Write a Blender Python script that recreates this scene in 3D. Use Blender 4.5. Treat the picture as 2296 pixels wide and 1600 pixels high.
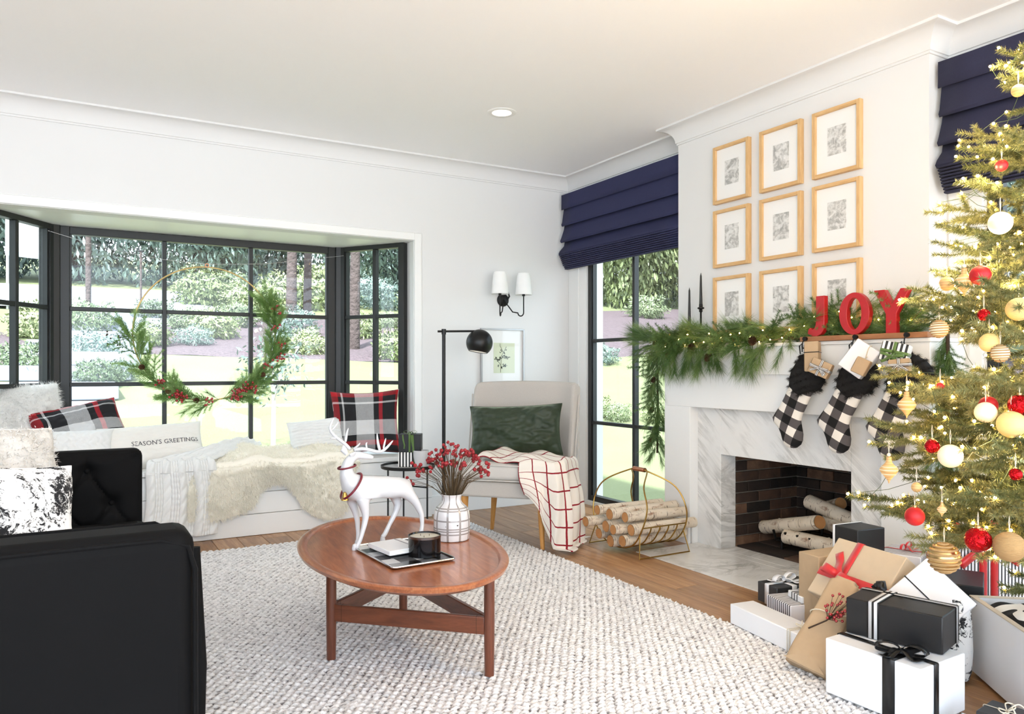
import bpy, bmesh, math, random
import numpy as np
from math import sin, cos, pi, radians, sqrt, atan2
from mathutils import Vector as V, Matrix, Euler, noise as mnoise

for o in list(bpy.data.objects): bpy.data.objects.remove(o)
SC = bpy.context.scene
COL = SC.collection
random.seed(7)
# ------------------------------------------------------------ camera, sky, sun, exposure
F, TH, CY, CX, H = 1703.0, radians(30), 825.0, 1148.0, 1.09
cam = bpy.data.cameras.new('camera'); camo = bpy.data.objects.new('camera', cam); COL.objects.link(camo)
camo.location = (0, 0, H); camo.rotation_euler = (radians(90), 0, -TH)
cam.sensor_width = 36; cam.lens = 36 * F / 2296; cam.shift_y = 25 / 2296; cam.clip_end = 300; cam.clip_start = .05
SC.camera = camo
W = bpy.data.worlds.new('sky'); SC.world = W; W.use_nodes = True
wn = W.node_tree.nodes; wl = W.node_tree.links; wn.clear()
bgo = wn.new('ShaderNodeOutputWorld'); bg = wn.new('ShaderNodeBackground'); bg.inputs[0].default_value = (.75, .875, 1, 1)
bg.inputs[1].default_value = 1.35
wl.new(bg.outputs[0], bgo.inputs[0])
sl = bpy.data.lights.new('sun', 'SUN'); sl.energy = 4.4; sl.angle = radians(3); sl.color = (.97, .98, 1)
so = bpy.data.objects.new('sun', sl); COL.objects.link(so)
so.rotation_euler = V((.55, .75, -1.25)).to_track_quat('-Z', 'Y').to_euler()
SC.view_settings.view_transform = 'Standard'; SC.view_settings.look = 'None'
SC.view_settings.gamma = 1; SC.view_settings.exposure = 1.92; SC.view_settings.use_curve_mapping = False
def ceiling_spot(x, y, e):      # recessed ceiling lamps over and behind the seating area
    l = bpy.data.lights.new('ceiling_lamp', 'AREA'); l.shape = 'DISK'; l.size = .12; l.energy = e; l.color = (1, .95, .88)
    o = bpy.data.objects.new('ceiling_lamp', l); COL.objects.link(o); o.location = (x, y, 2.61)

# ------------------------------------------------------------ points seen along a line of sight, on a plane
S, C = sin(TH), cos(TH)
def ray(px, py):
    r = (px - CX) / F
    return V((S + r * C, C - r * S, -(py - CY) / F))
O = V((0, 0, H))
def at(px, py, t): return O + ray(px, py) * t
def onX(px, py, X): a = ray(px, py); return O + a * (X / a.x)
def onY(px, py, Y): a = ray(px, py); return O + a * (Y / a.y)
def onZ(px, py, Z): a = ray(px, py); return O + a * ((Z - H) / a.z)

# ------------------------------------------------------------ materials
def lin(h):
    h = h.lstrip('#'); c = [int(h[i:i+2], 16) / 255 for i in (0, 2, 4)]
    return tuple((x / 12.92 if x <= .04045 else ((x + .055) / 1.055) ** 2.4) for x in c) + (1,)
class N:
    def __init__(s, name, rough=.6, metal=0):
        s.m = bpy.data.materials.new(name); s.m.use_nodes = True; s.t = s.m.node_tree
        s.b = s.t.nodes['Principled BSDF']; s.b.inputs['Roughness'].default_value = rough; s.b.inputs['Metallic'].default_value = metal
    def new(s, k, **kw):
        n = s.t.nodes.new(k)
        for a, b in kw.items(): setattr(n, a, b)
        return n
    def put(s, sock, v):
        if hasattr(v, 'is_output') or isinstance(v, bpy.types.NodeSocket): s.t.links.new(v, sock)
        elif v is not None:
            if hasattr(sock.default_value, '__len__') and not hasattr(v, '__len__'): v = (v,) * len(sock.default_value)
            sock.default_value = v
    def math(s, op, a, b=None, c=None):
        n = s.new('ShaderNodeMath', operation=op)
        for i, x in enumerate((a, b, c)):
            if x is not None: s.put(n.inputs[i], x)
        return n.outputs[0]
    def co(s, kind='Object'): return s.new('ShaderNodeTexCoord').outputs[kind]
    def scale(s, v, sc, rot=(0, 0, 0)):
        n = s.new('ShaderNodeMapping'); s.put(n.inputs['Vector'], v); n.inputs['Scale'].default_value = sc; n.inputs['Rotation'].default_value = rot
        return n.outputs[0]
    def noise(s, v, sc, det=3, rough=.5, dist=0, out=0):
        n = s.new('ShaderNodeTexNoise'); s.put(n.inputs['Vector'], v)
        n.inputs['Scale'].default_value = sc; n.inputs['Detail'].default_value = det; n.inputs['Roughness'].default_value = rough; n.inputs['Distortion'].default_value = dist
        return n.outputs[out]
    def ramp(s, f, stops, interp='LINEAR'):
        n = s.new('ShaderNodeValToRGB'); r = n.color_ramp; r.interpolation = interp
        while len(r.elements) < len(stops): r.elements.new(.5)
        for e, (p, c) in zip(r.elements, stops):
            e.position = p; e.color = lin(c) if isinstance(c, str) else ((c,) * 3 + (1,) if not hasattr(c, '__len__') else c)
        s.put(n.inputs[0], f); return n.outputs[0]
    def mix(s, f, a, b, mode='MIX'):
        n = s.new('ShaderNodeMix', data_type='RGBA', blend_type=mode)
        s.put(n.inputs[0], f); s.put(n.inputs[6], lin(a) if isinstance(a, str) else a); s.put(n.inputs[7], lin(b) if isinstance(b, str) else b)
        return n.outputs[2]
    def sep(s, v):
        n = s.new('ShaderNodeSeparateXYZ'); s.put(n.inputs[0], v); return n.outputs
    def color(s, v): s.put(s.b.inputs['Base Color'], lin(v) if isinstance(v, str) else v); return s
    def bump(s, h, st, d=.01):
        n = s.new('ShaderNodeBump'); n.inputs['Strength'].default_value = st; n.inputs['Distance'].default_value = d
        s.put(n.inputs['Height'], h); s.t.links.new(n.outputs[0], s.b.inputs['Normal']); return s
    def set(s, **kw):
        for k, v in kw.items(): s.put(s.b.inputs[k.replace('_', ' ')], v)
        return s
def shade(hexc, k):
    c = lin(hexc); return tuple(min(1, x * k) for x in c[:3]) + (1,)
def M(name, col, rough=.6, metal=0, var=.07, vs=6, bump=0, bs=60, bd=.004, stretch=(1, 1, 1), **kw):
    n = N(name, rough, metal); v = n.scale(n.co(), stretch)
    f = n.noise(v, vs, 4)
    n.color(n.mix(f, shade(col, 1 - var), shade(col, 1 + var)))
    if bump: n.bump(n.noise(v, bs, 4), bump, bd)
    return n.set(**kw).m

MAT = {}
MAT['wall'] = M('wall_paint', '#e3e3e2', .75, var=.01, vs=2, bump=.05, bs=300, bd=.0005)
MAT['ceil'] = M('ceiling_paint', '#fdfdfd', .85, var=.01, vs=2, bump=.05, bs=250, bd=.0005)
MAT['trim'] = M('white_trim_paint', '#efefed', .4, var=.01, vs=3, bump=.03, bs=120, bd=.0005)
MAT['blackframe'] = M('charcoal_window_paint', '#1e1f1f', .45, var=.08, bump=.05, bs=200, bd=.0005)
MAT['blackmetal'] = M('black_metal', '#101011', .38, .2, bump=.04, bs=300, bd=.0005)
MAT['ironmetal'] = M('dark_iron', '#141313', .5, .4, bump=.1, bs=150, bd=.001)
MAT['brass'] = M('aged_brass', '#b08d4c', .3, 1, var=.12, vs=20)
MAT['gold'] = M('pale_gold', '#c8aa74', .28, 1, var=.08, vs=20)
MAT['copper'] = M('copper', '#c98a6c', .28, 1, var=.1, vs=20)
MAT['brownpaper'] = M('kraft_paper', '#b59b7b', .7, var=.08, vs=30, bump=.15, bs=14, bd=.006)
MAT['palekraft'] = M('pale_kraft_paper', '#d3bfa3', .6, var=.05, vs=30, bump=.08, bs=12, bd=.005)
MAT['whitepaper'] = M('white_wrapping_paper', '#eeeef0', .35, var=.02, vs=10, bump=.12, bs=9, bd=.006)
MAT['blackpaper'] = M('black_wrapping_paper', '#131315', .42, var=.08, vs=10, bump=.12, bs=9, bd=.006)
MAT['greypaper'] = M('charcoal_wrapping_paper', '#303134', .42, var=.06, vs=10, bump=.1, bs=9, bd=.006)
MAT['redribbon'] = M('red_satin_ribbon', '#d5262c', .3, var=.1, vs=30, Sheen_Weight=.3)
MAT['blackribbon'] = M('black_satin_ribbon', '#121214', .28, var=.1, vs=30)
MAT['whiteribbon'] = M('white_satin_ribbon', '#f2f2f4', .35, var=.03, vs=30)
MAT['greenribbon'] = M('olive_green_ribbon', '#51702f', .5, var=.12, vs=40, Sheen_Weight=.4)
MAT['twine'] = M('cream_twine', '#ddd2bd', .8, var=.2, vs=300, bump=.6, bs=500, bd=.001)
MAT['blackvelvet'] = M('black_velvet', '#060607', .75, var=.35, vs=5, bump=.1, bs=400, bd=.0006, Sheen_Weight=.02, Sheen_Roughness=.25, Specular_IOR_Level=.15)
MAT['oak'] = None
def wood(name, c1, c2, rough=.4, sc=(1.2, 14, 14), bump=.1, coat=0):
    n = N(name, rough); v = n.scale(n.co(), sc)
    a = n.noise(v, 3.0, 6, .6, .8); b = n.noise(n.scale(n.co(), tuple(x * 6 for x in sc)), 4, 3)
    f = n.math('MULTIPLY_ADD', b, .3, n.math('MULTIPLY', a, .85))
    n.color(n.ramp(f, [(.25, c1), (.75, c2)])).bump(f, bump, .001)
    return n.set(Coat_Weight=coat).m
MAT['oak'] = wood('light_oak', '#b98a52', '#e2bd88', .5, (14, 14, 1.2))
MAT['oakY'] = wood('light_oak_across', '#b98a52', '#e2bd88', .5, (14, 1.2, 14))
MAT['legwood'] = wood('honey_wood', '#a4692c', '#cf9650', .4, (14, 14, 1.5))
MAT['walnut'] = wood('walnut', '#4a2114', '#7d4328', .3, (1.5, 1.5, 14), coat=.3)
MAT['walnutleg'] = wood('walnut_leg', '#482015', '#74402a', .35, (22, 22, 1.5), coat=.2)
def tabletop_mat():
    n = N('walnut_top', .3); v = n.scale(n.co(), (16, 2.2, 16), (0, 0, .1))
    a = n.noise(v, 2.2, 7, .62, 1.0); fine = n.noise(n.scale(n.co(), (160, 8, 60), (0, 0, .1)), 2, 3)
    big = n.noise(n.co(), 2.2, 2)
    f = n.math('ADD', n.math('MULTIPLY', a, .6), n.math('MULTIPLY_ADD', fine, .25, n.math('MULTIPLY', big, .2)))
    n.color(n.ramp(f, [(.3, '#6b321b'), (.52, '#9c5833'), (.75, '#bf8053')])).bump(fine, .05, .0005)
    return n.set(Coat_Weight=.5, Coat_Roughness=.12).m
MAT['top'] = tabletop_mat()
def marble_mat():
    n = N('veined_marble', .18)
    v = n.scale(n.co(), (1, 1, 1), (radians(48), 0, 0))
    w = n.noise(n.scale(v, (1, 2.4, .35)), 2.2, 7, .62, 1.6)
    vein = n.ramp(w, [(.44, 0.0), (.485, .9), (.50, 1.0), (.52, .75), (.56, 0.0)])
    w2 = n.noise(n.scale(v, (1, 5, .5)), 2.6, 6, .65, 1.2)
    vein2 = n.ramp(w2, [(.47, 0.0), (.50, .8), (.53, 0.0)])
    mask = n.ramp(n.noise(n.co(), 3.5, 3), [(.40, 0.0), (.62, 1.0)])
    soft = n.noise(n.scale(v, (1, 3, .4)), 2.0, 4)
    base = n.mix(soft, '#dfdeda', '#f1f0ee')
    c = n.mix(n.math('MULTIPLY', n.math('MULTIPLY', vein, mask), .55), base, '#969590')
    c = n.mix(n.math('MULTIPLY', n.math('MULTIPLY', vein2, mask), .4), c, '#a09f9c')
    return n.color(c).m
MAT['marble'] = marble_mat()
def plank_mat():
    n = N('oak_floorboard', .42); oi = n.new('ShaderNodeObjectInfo')
    v = n.scale(n.co(), (11, .9, 11)); vv = n.new('ShaderNodeVectorMath', operation='ADD'); n.put(vv.inputs[0], v)
    cx = n.new('ShaderNodeCombineXYZ'); n.put(cx.inputs[0], n.math('MULTIPLY', oi.outputs['Random'], 40)); n.put(cx.inputs[1], n.math('MULTIPLY', oi.outputs['Random'], 17)); n.put(vv.inputs[1], cx.outputs[0])
    a = n.noise(vv.outputs[0], 2.2, 7, .62, .9); fine = n.noise(n.scale(n.co(), (120, 4, 10)), 3, 3)
    f = n.math('ADD', n.math('MULTIPLY', a, .7), n.math('MULTIPLY', fine, .3))
    c = n.ramp(f, [(.32, '#7d5839'), (.5, '#a67a52'), (.68, '#c39a6d')])
    tone = n.math('MULTIPLY_ADD', oi.outputs['Random'], .35, .8)
    n.color(n.mix(1.0, c, tone, 'MULTIPLY')).bump(f, .12, .001)
    return n.set(Coat_Weight=.15).m
MAT['plank'] = plank_mat()
def brick_mat():
    n = N('sooty_firebrick', .8); oi = n.new('ShaderNodeObjectInfo')
    a = n.noise(n.co(), 9, 5, .6); b = n.noise(n.co('Object'), 60, 4)
    f = n.math('MULTIPLY_ADD', oi.outputs['Random'], .5, n.math('MULTIPLY', a, .55))
    n.color(n.ramp(f, [(.25, '#15100e'), (.5, '#3a2a22'), (.68, '#5e4434'), (.85, '#8a6a52')])).bump(b, .5, .003)
    return n.m
MAT['brick'] = brick_mat()
MAT['mortar'] = M('grey_mortar', '#7c766c', .9, var=.3, vs=9, bump=.5, bs=120)
def birch_mat():
    n = N('birch_bark', .7); v = n.co()
    patch = n.noise(n.scale(v, (5, 16, 16)), 1.6, 5, .6)
    dash = n.noise(n.scale(v, (70, 12, 12)), 1.5, 4, .6)
    base = n.mix(n.noise(v, 12, 4), '#cbb79b', '#ebe0cf')
    c = n.mix(n.math('MULTIPLY', n.ramp(dash, [(.60, 0.0), (.66, 1.0)]), .85), base, '#4a3526')
    c = n.mix(n.ramp(patch, [(.60, 0.0), (.68, .8)]), c, '#8a5f43')
    return n.color(c).bump(n.noise(v, 60, 5), .4, .003).m
MAT['birch'] = birch_mat()
def logend_mat():
    n = N('sawn_log_end', .75); x = n.sep(n.co())
    r = n.math('SQRT', n.math('ADD', n.math('POWER', x[1], 2), n.math('POWER', x[2], 2)))
    w = n.math('SINE', n.math('MULTIPLY_ADD', r, 1400, n.math('MULTIPLY', n.noise(n.co(), 60, 3), 5)))
    n.color(n.mix(n.math('MULTIPLY_ADD', w, .25, n.math('MULTIPLY', n.noise(n.co(), 30, 4), .8)), '#a9713f', '#d6a36c')).bump(w, .2, .001)
    return n.m
MAT['logend'] = logend_mat()
def fabric(name, col, var=.08, sc=450, bump=.5, rough=.9, sheen=0, fold=0):
    n = N(name, rough); v = n.co()
    w = n.noise(n.scale(v, (1, 1, .25)), sc, 2); w2 = n.noise(n.scale(v, (.25, 1, 1)), sc, 2)
    f = n.math('MULTIPLY', n.math('ADD', w, w2), .5)
    n.color(n.mix(f, shade(col, 1 - var * 3), shade(col, 1 + var * 2)))
    n.bump(n.math('MULTIPLY_ADD', n.noise(v, 9, 3), fold, f), bump, .0012)
    return n.set(Sheen_Weight=sheen).m
MAT['linen'] = fabric('beige_grey_linen', '#bdb7b0', .05)
MAT['seatlinen'] = fabric('pale_linen', '#cdc8c2', .04)
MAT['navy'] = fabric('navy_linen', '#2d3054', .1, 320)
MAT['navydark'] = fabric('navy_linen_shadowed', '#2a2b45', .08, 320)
MAT['whiteknit'] = fabric('white_knit', '#ececea', .03, 260, .8)
MAT['cream'] = fabric('cream_cotton', '#eeebe4', .03, 500)
MAT['greenvelvet'] = M('green_velvet', '#24321f', .55, var=.3, vs=7, bump=.15, bs=25, bd=.01, Sheen_Weight=.9, Sheen_Roughness=.35, Sheen_Tint=(.55, .65, .45, 1))
MAT['blackfur'] = M('black_faux_fur', '#0b0a0b', .9, var=.4, vs=60, bump=.6, bs=120)
MAT['furwhite'] = M('white_faux_fur', '#f0eeea', .9, var=.05, vs=10, bump=.4, bs=60)
MAT['furcream'] = M('cream_sheepskin', '#fff8ea', .9, var=.03, vs=5, bump=.4, bs=60)
def ramp_plaid(name, us, vs, bumpsc=900, rough=.9, rep=1, w=.5):
    n = N(name, rough); x = n.sep(n.co('UV'))
    u = n.math('FRACT', n.math('MULTIPLY', x[0], rep)) if rep != 1 else x[0]
    v = n.math('FRACT', n.math('MULTIPLY', x[1], rep)) if rep != 1 else x[1]
    a = n.ramp(u, us, 'CONSTANT'); b = n.ramp(v, vs, 'CONSTANT')
    wv = n.noise(n.co(), bumpsc, 1)
    n.color(n.mix(n.ramp(wv, [(.35, w - .2), (.65, w + .2)]), a, b)).bump(wv, .3, .001)
    return n.m
PL = [(0, '#b3131d'), (.09, '#17171a'), (.14, '#d9d9d9'), (.165, '#17171a'), (.34, '#cfcfcf'), (.62, '#17171a'), (.70, '#c2182a'), (.76, '#17171a'), (.90, '#17171a'), (.96, '#b3131d')]
PV = [(0, '#17171a'), (.10, '#b3131d'), (.18, '#17171a'), (.28, '#d5d5d5'), (.52, '#17171a'), (.80, '#d9d9d9'), (.83, '#17171a'), (.92, '#b3131d')]
MAT['plaid'] = ramp_plaid('red_black_white_plaid', PL, PV)
MAT['check'] = ramp_plaid('black_white_buffalo_check', [(0, '#ede6dc'), (.5, '#0d0c0d')], [(0, '#ede6dc'), (.5, '#0d0c0d')], 700, .95, 1)
def stripes(name, a, b, freq, duty=.5, axis=0, kind='UV', extra=None):
    n = N(name, .45); x = n.sep(n.co(kind))
    f = n.math('LESS_THAN', n.math('FRACT', n.math('MULTIPLY', x[axis], freq)), duty)
    n.color(n.mix(f, a, b)); n.bump(n.noise(n.co(), 9, 3), .1, .005)
    return n.m
MAT['pinstripe'] = stripes('black_white_striped_paper', '#f1eff2', '#1d1b22', 1 / .0136, .42, 0, 'Object')
MAT['pinstripeY'] = stripes('striped_paper', '#f1eff2', '#1d1b22', 1 / .0118, .42, 1, 'Object')
MAT['widestripe'] = stripes('wide_striped_paper', '#f1efec', '#161616', 1 / .021, .5, 0, 'Object')
MAT['widestripeZ'] = stripes('wide_striped_paper_across', '#f1efec', '#161616', 1 / .017, .5, 2, 'Object')
def ribbon_stripe():
    n = N('black_white_striped_ribbon', .4); x = n.sep(n.co('UV'))
    n.color(n.ramp(x[0], [(0, '#0f0f10'), (.12, '#dcdcdc'), (.40, '#0f0f10'), (.60, '#dcdcdc'), (.88, '#0f0f10')], 'CONSTANT')); return n.m
MAT['stripribbon'] = ribbon_stripe()
def lattice():
    n = N('cream_wool_red_grid', .95); x = n.sep(n.co('UV')); wob = n.noise(n.co(), 25, 2)
    def line(a, f):
        q = n.math('FRACT', n.math('MULTIPLY_ADD', a, f, n.math('MULTIPLY', wob, .05)))
        return n.math('LESS_THAN', q, .085)
    m = n.math('MAXIMUM', line(x[0], 5), line(x[1], 9))
    n.color(n.mix(m, '#ebe3d8', '#8e1220')); n.bump(n.noise(n.co(), 300, 3), .4, .002); return n.m
MAT['lattice'] = lattice()
def toile():
    n = N('black_white_toile_print', .9); v = n.co()
    a = n.noise(v, 42, 9, .75, 1.2); reg = n.noise(v, 11, 3, .5); fine = n.noise(v, 160, 4, .7)
    k = n.math('ADD', n.math('MULTIPLY', a, .62), n.math('ADD', n.math('MULTIPLY', reg, .36), n.math('MULTIPLY', fine, .14)))
    n.color(n.mix(n.ramp(k, [(.575, 0.0), (.60, 1.0)]), '#f0f0ef', '#1b1b1f')); n.bump(n.noise(v, 500, 2), .3, .001); return n.m
MAT['toile'] = toile()
def gloss(name, c, rough=.08, metal=0, **k): return M(name, c, rough, metal, var=.02, vs=8, **k)
MAT['porcelain'] = gloss('white_glazed_ceramic', '#cdcdcf', .12, Coat_Weight=.6)
MAT['red'] = M('red_painted_metal', '#b3171f', .35, var=.05, vs=20)
MAT['redmatte'] = M('red_matte_glass', '#b8171d', .45, .2, var=.05)
MAT['redshine'] = M('red_mirror_glass', '#b00d16', .07, .85, var=.3, vs=30, bump=.8, bs=35, bd=.02)
MAT['ivory'] = M('ivory_shell', '#efe3c4', .45, var=.04, vs=12, bump=.1, bs=200)
MAT['paleball'] = M('pale_gold_wrapped_thread', '#e2c684', .55, var=.12, vs=12, bump=.4, bs=60, stretch=(1, 1, 6))
MAT['jute'] = M('jute_thread', '#ab8a5c', .9, var=.2, vs=60, bump=.8, bs=90, bd=.004, stretch=(1, 1, 7))
MAT['berry'] = M('red_berry', '#a3141c', .3, var=.2, vs=60, Coat_Weight=.4)
MAT['driedberry'] = M('dried_red_berry', '#8e1a22', .55, var=.35, vs=200)
MAT['stem'] = M('brown_stem', '#4d3b22', .8, var=.3, vs=60)
MAT['darkstem'] = M('bark_brown', '#3b2a1c', .9, var=.3, vs=40, bump=.5, bs=60)
MAT['cone'] = M('pinecone_brown', '#5a3a22', .8, var=.3, vs=60)
def needles(name, a, b, c, sc=9):
    n = N(name, .5); oi = n.new('ShaderNodeObjectInfo'); f = n.noise(n.co(), sc, 4)
    k = n.math('MULTIPLY_ADD', oi.outputs['Random'], .3, n.math('MULTIPLY_ADD', n.noise(n.co(), 260, 1), .4, n.math('MULTIPLY', f, .35)))
    n.color(n.ramp(k, [(.25, a), (.5, b), (.78, c)])); return n.m
MAT['fir'] = needles('fir_needles', '#353f1c', '#62683a', '#9c9a66')
MAT['pine'] = needles('pine_needles', '#2a4721', '#4a6b31', '#8ba25d')
MAT['pinelight'] = needles('wreath_pine_needles', '#3f6428', '#6d9243', '#b3cb82')
MAT['glass'] = None
g = N('window_glass', 0.0); g.b.inputs['Base Color'].default_value = (1, 1, 1, 1)
_tr = g.new('ShaderNodeBsdfTransparent'); _gl = g.new('ShaderNodeBsdfGlossy'); _gl.inputs['Roughness'].default_value = 0.0
_mx = g.new('ShaderNodeMixShader'); _mx.inputs[0].default_value = .022; _tr.inputs[0].default_value = (.97, .985, .98, 1)
g.t.links.new(_tr.outputs[0], _mx.inputs[1]); g.t.links.new(_gl.outputs[0], _mx.inputs[2]); g.t.links.new(_mx.outputs[0], g.t.nodes['Material Output'].inputs[0])
MAT['glass'] = g.m
_g2 = N('thin_picture_glass', 0.0); _t2 = _g2.new('ShaderNodeBsdfTransparent'); _l2 = _g2.new('ShaderNodeBsdfGlossy'); _l2.inputs['Roughness'].default_value = .02
_m2 = _g2.new('ShaderNodeMixShader'); _m2.inputs[0].default_value = .02; _g2.t.links.new(_t2.outputs[0], _m2.inputs[1]); _g2.t.links.new(_l2.outputs[0], _m2.inputs[2]); _g2.t.links.new(_m2.outputs[0], _g2.t.nodes['Material Output'].inputs[0]); MAT['glassthin'] = _g2.m
def emis(name, col, st):
    n = N(name, .4); n.color(n.mix(n.noise(n.co(), 20), shade(col, .95), shade(col, 1.0)))
    n.b.inputs['Emission Color'].default_value = lin(col); n.b.inputs['Emission Strength'].default_value = st; return n.m
MAT['bulb'] = emis('warm_bulb', '#ffc672', 46)
MAT['lampglow'] = emis('lamp_diffuser', '#fff4e2', .55)
# outside
MAT['lawn'] = M('lawn_grass', '#686e4b', .9, var=.2, vs=1.2, bump=.6, bs=40, bd=.03)
MAT['mulch'] = M('bark_mulch', '#54474a', .95, var=.45, vs=14, bump=1, bs=10, bd=.1)
MAT['bounce_slab'] = M('pale_bounce_slab', '#e6e5e2', .9, var=.04, vs=2)  # near-white for the added slab that reflects sun indoors
MAT['road'] = M('pale_concrete', '#8e9299', .9, var=.06, vs=2)
MAT['leaf1'] = needles('shrub_leaves', '#35442f', '#566547', '#8c9772', 2)
MAT['leaf2'] = needles('hazed_blue_green_leaves', '#445249', '#66786f', '#93a398', 2)  # blue-green with some outdoor haze mixed into the colour
MAT['leaf3'] = needles('yellow_green_leaves', '#4a5432', '#747f54', '#a3aa80', 2)
MAT['leafhazed'] = needles('hazed_conifer_leaves', '#46534f', '#6c7a76', '#97a5a0', 1)  # paled and greyed, distance haze is put into the leaf colour
MAT['bark'] = M('tree_bark', '#4c413e', .95, var=.3, vs=3, bump=.8, bs=8, bd=.1)

# ------------------------------------------------------------ mesh builder
WLOC = {}
class MB:
    def __init__(s, M=None): s.v = []; s.f = []; s.uv = []; s.M = M or Matrix()
    def add(s, vs, fs, uv=None):
        o = len(s.v); s.v += [s.M @ V(p) for p in vs]; s.f += [tuple(i + o for i in f) for f in fs]
        s.uv += list(uv) if uv else [(0, 0)] * len(vs); return s
    def box(s, c, d, R=None):
        x, y, z = d[0] / 2, d[1] / 2, d[2] / 2; R = R or Matrix.Identity(3); c = V(c)
        s.add([c + R @ V((a * x, b * y, e * z)) for a in (-1, 1) for b in (-1, 1) for e in (-1, 1)],
              [(0, 1, 3, 2), (4, 6, 7, 5), (0, 4, 5, 1), (2, 3, 7, 6), (0, 2, 6, 4), (1, 5, 7, 3)]); return s
    def bx(s, x0, x1, y0, y1, z0, z1): return s.box(((x0 + x1) / 2, (y0 + y1) / 2, (z0 + z1) / 2), (abs(x1 - x0), abs(y1 - y0), abs(z1 - z0)))
    def tube(s, pts, r, seg=8, closed=False, caps=True, flat=None):
        pts = [V(p) for p in pts]; n = len(pts); rs = r if hasattr(r, '__len__') else [r] * n
        vs = []; fs = []; up = None
        for i, p in enumerate(pts):
            a = pts[(i - 1) % n] if closed or i > 0 else p; b = pts[(i + 1) % n] if closed or i < n - 1 else p
            t = (b - a); t = t.normalized() if t.length > 1e-9 else V((0, 0, 1))
            if up is None: up = V((0, 0, 1)) if abs(t.z) < .9 else V((1, 0, 0))
            u = (up - t * up.dot(t)); u = u.normalized() if u.length > 1e-6 else t.orthogonal().normalized(); w = t.cross(u); up = u
            for k in range(seg):
                g = 2 * pi * k / seg; vs.append(p + u * cos(g) * rs[i] + w * sin(g) * rs[i] * (flat or 1))
        m = n if closed else n - 1
        for i in range(m):
            j = (i + 1) % n
            for k in range(seg): l = (k + 1) % seg; fs.append((i * seg + k, i * seg + l, j * seg + l, j * seg + k))
        if caps and not closed: fs.append(tuple(reversed(range(seg)))); fs.append(tuple((n - 1) * seg + k for k in range(seg)))
        return s.add(vs, fs, [(k / seg, i / max(1, n - 1)) for i in range(n) for k in range(seg)])
    def cyl(s, a, b, r0, r1=None, seg=16): return s.tube([a, b], [r0, r0 if r1 is None else r1], seg)
    def lathe(s, prof, c=(0, 0, 0), seg=32, sx=1, sy=1, R=None, cap=True):
        c = V(c); R = R or Matrix.Identity(3); vs = []; fs = []; n = len(prof); uv = []
        for i, (r, z) in enumerate(prof):
            for k in range(seg): g = 2 * pi * k / seg; vs.append(c + R @ V((r * cos(g) * sx, r * sin(g) * sy, z))); uv.append((k / seg, z))
        for i in range(n - 1):
            for k in range(seg): l = (k + 1) % seg; fs.append((i * seg + k, i * seg + l, (i + 1) * seg + l, (i + 1) * seg + k))
        if cap and prof[0][0] > 1e-5: fs.append(tuple(reversed(range(seg))))
        if cap and prof[-1][0] > 1e-5: fs.append(tuple((n - 1) * seg + k for k in range(seg)))
        return s.add(vs, fs, uv)
    def ball(s, c, r, seg=16, sz=1, R=None, sx=1, sy=1):
        n = max(4, seg // 2); return s.lathe([(max(1e-6, r * sin(pi * i / n)), -r * cos(pi * i / n) * sz) for i in range(n + 1)], c, seg, sx, sy, R)
    def prism(s, poly, ext):
        poly = [V(p) for p in poly]; n = len(poly); e = V(ext)
        return s.add(poly + [p + e for p in poly], [tuple(range(n)), tuple(reversed(range(n, 2 * n)))] + [(i, i + n, (i + 1) % n + n, (i + 1) % n) for i in range(n)])
    def grid(s, fn, nu, nv, closeu=False, usc=1, vsc=1):
        vs = []; uv = []; fs = []
        for j in range(nv + 1):
            for i in range(nu + (0 if closeu else 1)): vs.append(V(fn(i / nu, j / nv))); uv.append((i / nu * usc, j / nv * vsc))
        w = nu if closeu else nu + 1
        for j in range(nv):
            for i in range(nu): k = (i + 1) % w; fs.append((j * w + i, j * w + k, (j + 1) * w + k, (j + 1) * w + i))
        return s.add(vs, fs, uv)
    def band(s, pts, side, w, taper=None):   # flat ribbon along pts
        pts = [V(p) for p in pts]; vs = []; uv = []; n = len(pts)
        for i, p in enumerate(pts):
            d = V(side[i] if isinstance(side, list) else side).normalized(); ww = w * (taper[i] if taper else 1)
            vs += [p - d * ww / 2, p + d * ww / 2]; uv += [(0, i / (n - 1)), (1, i / (n - 1))]
        return s.add(vs, [(2 * i, 2 * i + 1, 2 * i + 3, 2 * i + 2) for i in range(n - 1)], uv)
    def build(s, name, mat, parent=None, local=False, smooth=True, bevel=0, solid=0, sub=0, bseg=2):
        off = V((0, 0, 0)); loc = V((0, 0, 0))
        if parent is None and not local and s.v:
            xs = [p.x for p in s.v]; ys = [p.y for p in s.v]; off = V(((min(xs) + max(xs)) / 2, (min(ys) + max(ys)) / 2, min(p.z for p in s.v))); loc = off
        elif parent is not None and not local: off = WLOC.get(parent.name, V((0, 0, 0)))
        me = bpy.data.meshes.new(name); me.from_pydata([tuple(p - off) for p in s.v], [], s.f)
        if any(u != (0, 0) for u in s.uv):
            ul = me.uv_layers.new(name='UV'); idx = np.empty(len(me.loops), dtype=np.int32); me.loops.foreach_get('vertex_index', idx)
            ul.data.foreach_set('uv', np.array(s.uv, dtype=np.float32)[idx].ravel())
        me.materials.append(MAT[mat] if isinstance(mat, str) else mat)
        if smooth: me.shade_smooth(); me.set_sharp_from_angle(angle=radians(42))
        o = bpy.data.objects.new(name, me); COL.objects.link(o); o.location = loc
        if parent is not None: o.parent = parent
        WLOC[o.name] = off.copy()
        if solid: m = o.modifiers.new('solid', 'SOLIDIFY'); m.thickness = solid; m.offset = 0
        if bevel: m = o.modifiers.new('bevel', 'BEVEL'); m.width = bevel; m.segments = bseg; m.limit_method = 'ANGLE'; m.angle_limit = radians(35)
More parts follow.
